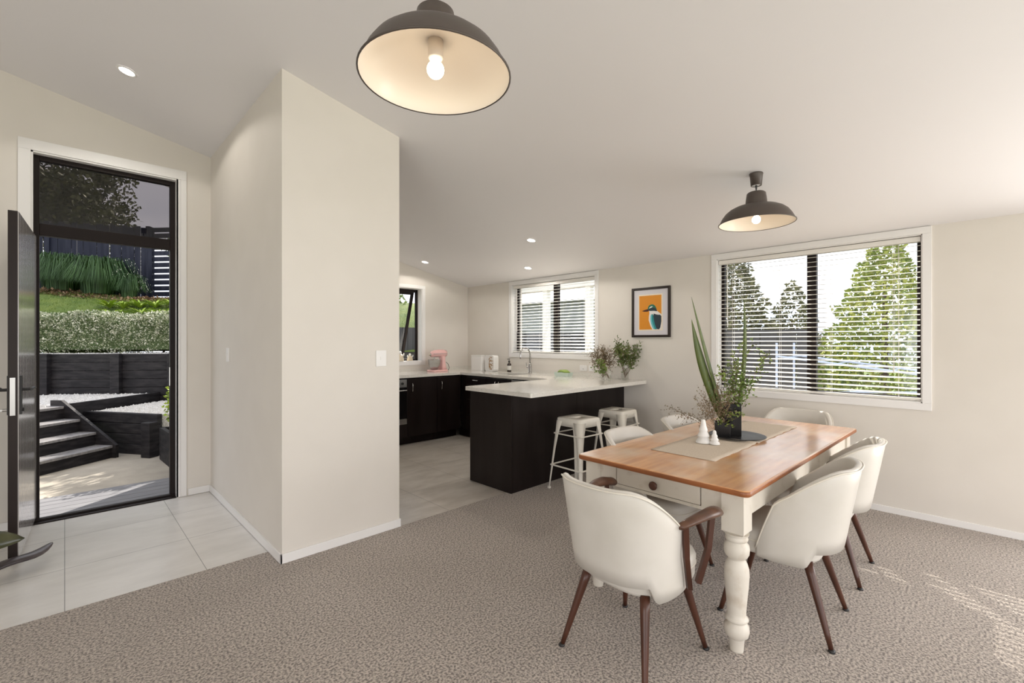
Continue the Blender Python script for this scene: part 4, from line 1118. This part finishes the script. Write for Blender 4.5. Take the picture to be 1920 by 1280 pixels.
for k in range(4):
    zt = -.12 + .17 * (k + 1)
    p0 = R0 + AS * (.25 * k) - D1 * 2.6; p1 = R0 + AS * (.25 * k)
    e = AS * (.26 if k < 3 else .30)
    def slab(a, b, e, z0, z1):
        bm = bmesh.new(); vs = [bm.verts.new(q) for q in [Vector((v.x, v.y, z0)) for v in (a, b, b + e, a + e)] + [Vector((v.x, v.y, z1)) for v in (a, b, b + e, a + e)]]
        for f in ((0, 3, 2, 1), (4, 5, 6, 7), (0, 1, 5, 4), (1, 2, 6, 5), (2, 3, 7, 6), (3, 0, 4, 7)): bm.faces.new([vs[i] for i in f])
        return bm
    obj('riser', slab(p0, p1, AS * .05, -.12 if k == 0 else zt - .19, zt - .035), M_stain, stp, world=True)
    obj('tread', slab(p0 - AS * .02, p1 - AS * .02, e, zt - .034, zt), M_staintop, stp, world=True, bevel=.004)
bm = bmesh.new()
q = [(-.06, -.12), (-.06, .05), (.78, .635), (.95, .635), (.95, .3), (.1, -.12)]
va = [bm.verts.new(R0 + AS * s + Vector((0, 0, z))) for s, z in q]; vb_ = [bm.verts.new(R0 + AS * s + D1 * .045 + Vector((0, 0, z))) for s, z in q]
bm.faces.new(va[::-1]); bm.faces.new(vb_)
for i in range(len(q)): j = (i + 1) % len(q); bm.faces.new((va[i], va[j], vb_[j], vb_[i]))
obj('stringer', bm, M_stain, stp, world=True)
def sleeper_wall(name, label, p0, p1, z0, z1, n, posts, th=.07, pw=.14, pd=.09, front=-1, ptop=0.0):
    t = thing(name, label, 'retaining wall', (p0[0], p0[1], z0))
    p0 = Vector((*p0, 0)); p1 = Vector((*p1, 0)); d = (p1 - p0).normalized(); nrm = Vector((-d.y, d.x, 0)) * front
    for k in range(n):
        za = z0 + (z1 - z0) * k / n; zb = z0 + (z1 - z0) * (k + 1) / n - .006
        bm = obox(p0 + Vector((0, 0, za)), p1 + Vector((0, 0, za)), th * (-front), zb - za)
        obj('sleeper', bm, M_stain, t, world=True, bevel=.006)
    for s in posts:
        c = p0 + d * s + nrm * (pd)
        bm = obox(c + Vector((0, 0, z0)) - d * pw / 2, c + Vector((0, 0, z0)) + d * pw / 2, pd * (-front), (z1 - z0) + ptop)
        obj('post', bm, M_stain, t, world=True, bevel=.006)
    return t
BD = Vector((.80, -.60, 0)); B0 = Vector((-.231, 10.905, 0))
pA = B0 - BD * 3.2; pB = B0 + BD * 3.6
sleeper_wall('retaining_wall', 'upper black sleeper retaining wall below the silver hedge', (pA.x, pA.y), (pB.x, pB.y), .38, 1.235, 6, [1.4, 3.22, 4.30, 5.18, 6.2], front=-1)
sleeper_wall('retaining_wall', 'lower black sleeper retaining wall right of the garden steps', (.19, 8.965), (.905, 7.86), -.12, .45, 4, [1.27], front=-1, pw=.15, pd=.13, ptop=-.10)
edg = obj('timber_edging', obox((-.01, 8.80, .36), (1.17, 9.84, .36), .05, .215), M_stain, bevel=.004)
tag(edg, 'slanting black timber edging board between the two gravel beds', 'edging')
ga = [(-.06, 8.56), (1.6, 10.44), (2.6, 8.9), (pB.x, pB.y), (B0.x, B0.y), (pA.x, pA.y), (-3.4, 10.0), (-2.05, 7.2), (-.6, 8.1)]
def pebbles(name, poly, z, n, label, rmin=.012, rmax=.028, under=.3):
    xs = [p[0] for p in poly]; ys = [p[1] for p in poly]
    def inside(x, y):
        c = False; j = len(poly) - 1
        for i in range(len(poly)):
            if ((poly[i][1] > y) != (poly[j][1] > y)) and x < (poly[j][0] - poly[i][0]) * (y - poly[i][1]) / (poly[j][1] - poly[i][1]) + poly[i][0]: c = not c
            j = i
        return c
    vs, fs = [], []
    base = [(x, y, z - under) for x, y in poly] + [(x, y, z) for x, y in poly]; k = len(poly)
    vs += base; fs.append(tuple(range(k, 2 * k)))
    for i in range(k): fs.append((i, (i + 1) % k, k + (i + 1) % k, k + i))
    c = 0
    while c < n:
        x, y = U(min(xs), max(xs)), U(min(ys), max(ys))
        if not inside(x, y): continue
        r = U(rmin, rmax); a = U(0, 2 * pi); m = len(vs); h = r * U(.5, .9)
        for q in range(4): vs.append((x + r * cos(a + q * pi / 2), y + r * U(.6, 1) * sin(a + q * pi / 2), z - .002))
        vs.append((x + U(-.3, .3) * r, y + U(-.3, .3) * r, z + h))
        for q in range(4): fs.append((m + q, m + (q + 1) % 4, m + 4))
        c += 1
    o = raw(name, vs, fs, M_gravel); return tag(o, label, 'gravel', None, 'stuff')
pebbles('gravel', [(-.06, 8.86), (1.10, 9.86), (B0.x, B0.y), (-1.5, 11.85), (-3.0, 12.9), (-3.6, 9.0), (-2.1, 7.2)], .555, 5000, 'pale crushed gravel on the upper bed above the garden steps')
pebbles('gravel', [(.28, 8.97), (.97, 7.95), (1.6, 8.0), (2.5, 8.7), (1.24, 9.76)], .43, 2500, 'pale gravel on the lower bed behind the lower retaining wall')
# strip of gravel on top of the upper wall
hN = Vector((.60, .80, 0))
tp4 = [B0 - BD * 3.2 + hN * .07, B0 + BD * 3.6 + hN * .07, B0 + BD * 3.6 + hN * 1.0, B0 - BD * 3.2 + hN * 1.0]
pebbles('gravel', [(v.x, v.y) for v in tp4], 1.225, 2500, 'pale gravel strip under the silver hedge', under=.7)
pb = thing('planter_box', 'black timber planter box by the house wall holding a lime green bush', 'planter', (1.2, 7.0, -.12))
for a, b in (((.90, 7.62), (.955, 6.48)), ((.955, 6.48), (1.7, 6.48)), ((1.7, 6.48), (1.7, 7.62)), ((1.7, 7.62), (.90, 7.62))):
    for k in range(2): obj('planter_board', obox((a[0], a[1], -.12 + .215 * k), (b[0], b[1], -.12 + .215 * k), .05, .208), M_stain, pb, world=True, bevel=.005)
obj('planter_soil', prism([(.96, 7.6), (.99, 6.52), (1.68, 6.52), (1.68, 7.6)], -.1, .24), M_soil, pb, world=True)

def leaf_cloud(name, label, cat, loc, shape, n, leaf, m, m2=None, trunk=None, group=None, kindlabel=None, up=0.25, frac2=.3):
    """shape(): random point in local space of the crown; leaves hang all through it"""
    t = thing(name, label, cat, loc, 0, group)
    vs, fs, mi = [], [], []
    for _ in range(n):
        p, out = shape()
        e = (rnd_dir() + out * .6 + Vector((0, 0, up))).normalized()
        leafquad(vs, fs, Vector(p), e, rnd_dir(), leaf[0] * U(.6, 1.3), leaf[1] * U(.6, 1.3)); mi.append(1 if (m2 and R() < frac2) else 0)
    raw('foliage', vs, fs, [m, m2] if m2 else m, t, midx=mi)
    if trunk:
        bm = bmesh.new()
        for pts, rr in trunk: tube(pts, rr, 8, bm)
        obj('trunk', bm, M_bark, t)
    return t
def ellipsoid(rx, ry, rz, cz_=0, hollow=.35, blobs=None):
    bl = blobs or [(0, 0, cz_, 1.0)]
    def f():
        bx, by, bz, k = random.choice(bl); d = rnd_dir(); r = (hollow + (1 - hollow) * R()) ** .6
        return (bx + d.x * r * rx * k, by + d.y * r * ry * k, bz + d.z * r * rz * k), d
    return f
# bush in the planter
leaf_cloud('lime_bush', 'lime green leafy bush in the planter box beside the doorway', 'shrub', (1.18, 7.15, .23), ellipsoid(.30, .36, .36, .40, .3, [(0, 0, .38, 1), (.05, -.2, .25, .7), (-.02, .15, .5, .7)]), 2600, (.055, .032), M_lime, M_leafg, [([(0, 0, 0), (0, 0, .4)], [.012, .006])])
# silver hedge
hp = B0 + hN * .72
def hedge_shape():
    s = U(-3.0, 3.4); t = U(-.30, .30); z = R() ** .7 * .70 + .03 * sin(s * 5) + .02 * sin(s * 13)
    if R() < .6:
        w = random.choice((0, 0, 1));
        if w: z = .68 + U(-.03, .05) + .03 * sin(s * 5)
        else: t = -.30 + U(-.05, .04) + .04 * sin(s * 7 + z * 9)
    p = BD * s + hN * t; return (p.x, p.y, z), Vector((0, 0, .3)) - hN * .5
leaf_cloud('hedge', 'clipped silver green hedge along the top of the upper retaining wall', 'hedge', (hp.x, hp.y, 1.235), hedge_shape, 42000, (.036, .020), M_hedge, M_hedge2, [([(BD * s).to_tuple(), (BD * s + Vector((0, 0, .6))).to_tuple()], [.02, .012]) for s in (-2.6, -1.8, -1, -.2, .6, 1.4, 2.2, 3)], frac2=.32)
hc = bpy.data.objects['hedge']
a_ = BD * -3.0 - hN * .22; bm = obox((a_.x, a_.y, .06), ((BD * 3.4 - hN * .22).x, (BD * 3.4 - hN * .22).y, .06), .44, .54)
obj('inner_branches', bm, M_hedge2, hc)
# lawn bank
L0 = Vector((-.25, 12.05, 0))
def lawn_z(t, s=0):
    t = min(t, 3.1); return 1.25 + .80 * t - .13 * t * t + .12 * max(0, -s - .3)
g = []; vs, fs = [], []; NS, NT = 24, 20
for i in range(NS + 1):
    for j in range(NT + 1):
        s = -5 + 12 * i / NS; t = -.3 + 7.3 * j / NT; p = L0 + BD * s + hN * t
        vs.append((p.x, p.y, lawn_z(max(t, 0), s) + .03 * sin(s * 2.1) * sin(t * 1.7)))
for i in range(NS):
    for j in range(NT): a = i * (NT + 1) + j; fs.append((a, a + 1, a + NT + 2, a + NT + 1))
S(raw('floor_lawn_bank', vs, fs, M_lawn, smooth=True))
def lawn_pt(s, t): p = L0 + BD * s + hN * t; return Vector((p.x, p.y, lawn_z(max(0, t), s) + .03 * sin(s * 2.1) * sin(t * 1.7)))
vs, fs = [], []
for _ in range(16000):
    p = lawn_pt(U(-1.5, 4.5), U(.2, 4.2)); h = U(.02, .06); d = Vector((U(-.5, .5), U(-.5, .5), 1)).normalized(); s = rnd_dir(); s.z = 0; s.normalize()
    n = len(vs); vs += [p - s * .006, p + s * .006, p + d * h]; fs.append((n, n + 1, n + 2))
tag(raw('grass', vs, fs, M_leafg), 'short lawn grass on the bank above the hedge', 'grass', None, 'stuff')
# leafy lime plants in two rows
def lime_plant():
    t = thing('strappy_lime_plant', 'low lime green leafy plant in the row just behind the hedge', 'plant', (0, 0, 0), 0, 'lime green plants in rows behind the hedge')
    vs, fs = [], []
    for _ in range(46):
        a = U(0, 2 * pi); L = U(.26, .46); d = Vector((cos(a), sin(a), 0)); n = 5; pts = []; el = U(.6, 1.3)
        for k in range(n + 1): s = k / n; pts.append(d * (L * s * cos(el * (1 - s * .6))) + Vector((0, 0, L * (sin(el) * s - .45 * s * s))))
        blade(vs, fs, pts, [.012, .03, .036, .03, .018, .002], Vector((-d.y, d.x, 0)), .1)
    raw('leaves', vs, fs, M_lime, t)
    return t
lp = lime_plant(); lp.location = lawn_pt(-.2, .85)
for k in range(22):
    s = .05 + (k % 11) * .30 + U(-.06, .06); t = (.95 if k < 11 else 1.45) + U(-.08, .08) + .05 * (k % 11) * .4
    dup(lp, lawn_pt(s, t), U(0, 6), None if k < 11 else 'low lime green leafy plant in the upper row, nearer the lawn')
# arching grass clumps
def clump(label, p, r, h, n):
    t = thing('grass_clump', label, 'ornamental grass', p)
    vs, fs = [], []
    for _ in range(n):
        a = U(0, 2 * pi); rr = r * .45 * R(); d = Vector((cos(a), sin(a), 0)); L = h * U(.7, 1.2); o = r * U(.2, 1.05); b = d * rr
        pts = [b + d * (o * s ** 1.8) + Vector((0, 0, L * (2.0 * s - 1.75 * s * s * s))) for s in (0, .25, .5, .75, 1)]
        blade(vs, fs, pts, [.008, .013, .013, .009, .001], Vector((-d.y, d.x, 0)) + rnd_dir() * .3, .05)
    raw('blades', vs, fs, M_grass, t)
clump('dark green arching grass clump furthest left below the dark fence', lawn_pt(-1.9, 2.85), .75, .95, 1500)
clump('dark green arching grass clump in the middle below the dark fence', lawn_pt(-1.02, 2.75), .72, .95, 1500)
clump('small dark green grass clump at the right end of the row', lawn_pt(-.35, 2.75), .38, .62, 600)
# fence
def fence_run(name, label, p0, p1, z0, z1, solid):
    t = thing(name, label, 'fence', (p0[0], p0[1], z0))
    p0 = Vector((*p0, 0)); p1 = Vector((*p1, 0)); d = (p1 - p0); L = d.length; d.normalize(); nn = Vector((-d.y, d.x, 0))
    if solid:
        bm = bmesh.new(); s = 0; k = 0
        while s < L:
            w = .135 + .015 * sin(k * 7.3); gp = .004 if k % 5 else .016
            obox(p0 + d * s + Vector((0, 0, z0)) + nn * (.012 * (k % 2)), p0 + d * min(L, s + w - gp) + Vector((0, 0, z0)) + nn * (.012 * (k % 2)), .018, z1 - z0 + .02 * sin(k * 3.1), bm); s += w; k += 1
        obj('palings', bm, M_fence, t, world=True)
        for z in (z0 + .4, z1 - .35): obj('rail', obox(p0 + nn * .04 + Vector((0, 0, z)), p1 + nn * .04 + Vector((0, 0, z)), .045, .09), M_fence, t, world=True)
    else:
        bm = bmesh.new(); z = z0
        while z < z1 - .09: obox(p0 + Vector((0, 0, z)), p1 + Vector((0, 0, z)), .02, .115, bm); z += .150
        obj('slats', bm, M_fence, t, world=True)
    for s in [L * k / max(1, int(L / 1.8)) for k in range(int(L / 1.8) + 1)]:
        c = p0 + d * s; obj('post', obox(c - d * .05 - nn * .04 + Vector((0, 0, z0 - .1)), c + d * .05 - nn * .04 + Vector((0, 0, z0 - .1)), .08, z1 - z0 + .12), M_fence, t, world=True)
fence_run('paling_fence', 'dark stained tall paling fence at the top of the lawn bank', (-4.0, 18.2), (1.55, 15.0), 2.30, 4.38, True)
fence_run('slatted_fence', 'dark horizontal slatted fence panel at the right end of the palings', (1.60, 14.95), (3.0, 13.3), 2.30, 4.35, False)
vs, fs = [], []
for _ in range(3500):
    f = R(); p = Vector((-.2 + 2.6 * f, 15.6 - 1.9 * f, 0)); off = R() ** 1.5 * .9; p = p - Vector((.5, .85, 0)) * off
    tt = hN.dot(p - L0); p.z = lawn_z(tt, BD.dot(p - L0)) + .03; d = rnd_dir(); d.z *= .3; leafquad(vs, fs, p, d, Vector((U(-.3, .3), U(-.3, .3), 1)), U(.04, .10), U(.02, .05))
tag(raw('leaf_litter', vs, fs, M_dirt), 'dry brown leaf litter and bark along the foot of the fence', 'leaf litter', None, 'stuff')
# trees beyond the fence
def crown(k, R_, zs=1.0):
    return [(U(-1, 1) * R_, U(-1, 1) * R_, U(-.9, .9) * R_ * zs, U(.25, .45)) for _ in range(k)]
leaf_cloud('broad_tree', 'large dark leafy tree rising behind the paling fence, seen through the tinted transom', 'tree', (-.25, 22.5, 1.0), ellipsoid(2.6, 2.6, 2.2, 6.0, .1, [(x, y, z + 6.1, k) for x, y, z, k in crown(40, 2.5, 1.1)] + [(-1.6 + .35 * k, 0, 4.3 + .25 * (k % 3), .38) for k in range(9)]), 22000, (.17, .10), M_tree1, M_tree3, [([(0, 0, 0), (.1, 0, 3), (.2, 0, 6)], [.28, .2, .1])], frac2=.5)
leaf_cloud('round_tree', 'small round tree beyond the right end of the paling fence', 'tree', (3.6, 18.6, 1.5), ellipsoid(1.6, 1.6, 1.2, 3.6, .2, [(x, y, z + 3.2, k) for x, y, z, k in crown(14, .9)]), 5000, (.12, .07), M_tree1, M_tree2, [([(0, 0, 0), (0, 0, 3)], [.14, .07])])

# ------------------------------------------------------------------ outside the window wall
def cone_shape(r, h, z0, lump=9):
    def f():
        s = 1 - R() ** .55; s = min(.985, s); z = z0 + h * s; a = U(0, 2 * pi); rr = r * (1 - s) ** .85 * (1 + .13 * sin(a * 3 + z * lump) + .1 * sin(z * lump * 1.7))
        q = rr * (.45 + .55 * R() ** .5); return (q * cos(a), q * sin(a), z), Vector((cos(a), sin(a), .1))
    return f
leaf_cloud('conical_tree', 'sunlit yellow green conical tree outside the right half of the large window', 'tree', (11.6, 1.36, -.9), cone_shape(1.75, 4.5, .1), 15000, (.105, .062), M_tree2, M_leafg, [([(0, 0, 0), (0, 0, 3.6)], [.10, .03])], frac2=.25)
leaf_cloud('conical_tree', 'dark green tree outside the left half of the large window', 'tree', (13.0, 4.75, -.9), cone_shape(1.9, 4.9, .1, 7), 12000, (.13, .075), M_tree1, M_tree3, [([(0, 0, 0), (0, 0, 3.6)], [.12, .03])], frac2=.45)
leaf_cloud('conical_tree', 'smaller dark tree beyond the window mullion', 'tree', (16.0, 4.1, -.9), cone_shape(1.6, 4.1, .1, 8), 6000, (.13, .075), M_tree1, M_tree3, [([(0, 0, 0), (0, 0, 3)], [.1, .03])], frac2=.3)
t = thing('boundary_fence', 'dark boarded boundary fence outside the left half of the large window', 'fence', (9.4, 6, -.4))
bm = bmesh.new()
for k in range(34): B((9.4, 9.43, 2.05 + k * .30, 2.05 + k * .30 + .285, -.4, 1.62), bm=bm)
obj('fence_boards', bm, M_clad, t, world=True)
obj('fence_cap', B((9.36, 9.47, 2.05, 12.25, 1.62, 1.66)), M_clad, t, world=True)
# folding clothes frame of pale metal rails
t = thing('clothes_airer', 'pale blue metal clothes airing frame outside the lower right of the large window', 'airer', (8.2, 1.3, -.35))
for a, b in (((7.6, 2.15), (8.0, .35)), ((8.5, 2.15), (8.9, .35))):
    obj('rail', tube([(a[0], a[1], 1.22), (b[0], b[1], .98)], .016, 8), M_line, t, world=True)
    obj('rail', tube([(a[0], a[1], .62), (b[0], b[1], .72)], .014, 8), M_line, t, world=True)
for x, y, z in ((7.6, 2.15, 1.42), (8.5, 2.15, 1.42), (8.0, .35, 1.0), (8.9, .35, 1.0)): obj('upright', tube([(x, y, -.35), (x, y, z)], .016, 8), M_line, t, world=True)
for k in range(9):
    f = (k + .5) / 9; obj('cross_rod', tube([(7.6 + .4 * f, 2.15 - 1.8 * f, 1.22 - .24 * f), (8.5 + .4 * f, 2.15 - 1.8 * f, 1.22 - .24 * f)], .007, 6), M_line, t, world=True)
# neighbour and pergola beyond the kitchen window
t = thing('pergola', 'white timber pergola outside the kitchen sink window', 'pergola', (7.2, 6.5, -.35))
for y in (5.25, 6.35, 7.5): obj('pergola_post', B((7.2, 7.32, y, y + .12, -.35, 2.5)), M_whitewall, t, world=True)
obj('pergola_beam', B((7.18, 7.34, 4.6, 8.2, 2.5, 2.66)), M_whitewall, t, world=True)
t = thing('neighbour_house', 'grey neighbouring house with a grey roof seen through the kitchen blind', 'house', (14, 12, -.9))
obj('house_wall', B((13, 19, 7.4, 17, -.9, 2.9)), M_greywall, t, world=True)
obj('house_roof', extr([(12.6, 2.9), (19.4, 2.9), (16, 4.3)], 'y', 7.0, 17.4), M_roof, t, world=True)
leaf_cloud('broad_tree', 'bushy green tree outside the kitchen side window', 'tree', (5.0, 10.4, -.3), ellipsoid(1.5, 1.5, 1.5, 2.4, .2, [(x, y, z + 2.9, k) for x, y, z, k in crown(14, 1.0)]), 6000, (.12, .07), M_leafg, M_tree2, [([(0, 0, 0), (0, 0, 2.5)], [.12, .06])])
t = thing('side_fence', 'dark side fence outside the small kitchen window', 'fence', (4, 8.0, -.12))
bm = bmesh.new()
for k in range(28): B((1.9 + k * .12, 1.9 + k * .12 + .112, 8.0, 8.02, -.12, 1.72), bm=bm)
obj('fence_boards', bm, M_clad, t, world=True)
# distant hills
bm = bmesh.new(); pts = []
for k in range(40):
    a = k / 39; x = 90 + 20 * sin(a * 3); y = -60 + 180 * a; pts.append((x, y, 2.5 + 3.5 * (sin(a * 11) * .5 + .5) + 2 * sin(a * 23)))
va = [bm.verts.new(p) for p in pts]; vb2 = [bm.verts.new((p[0] + 25, p[1], p[2] + 1)) for p in pts]; vc = [bm.verts.new((p[0] - 12, p[1], -1.2)) for p in pts]
for i in range(39): bm.faces.new((va[i], va[i + 1], vb2[i + 1], vb2[i])); bm.faces.new((vc[i], vc[i + 1], va[i + 1], va[i]))
S(obj('floor_distant_hills', bm, mat('hazy_hill', (.25, .31, .38), .9), smooth=True))
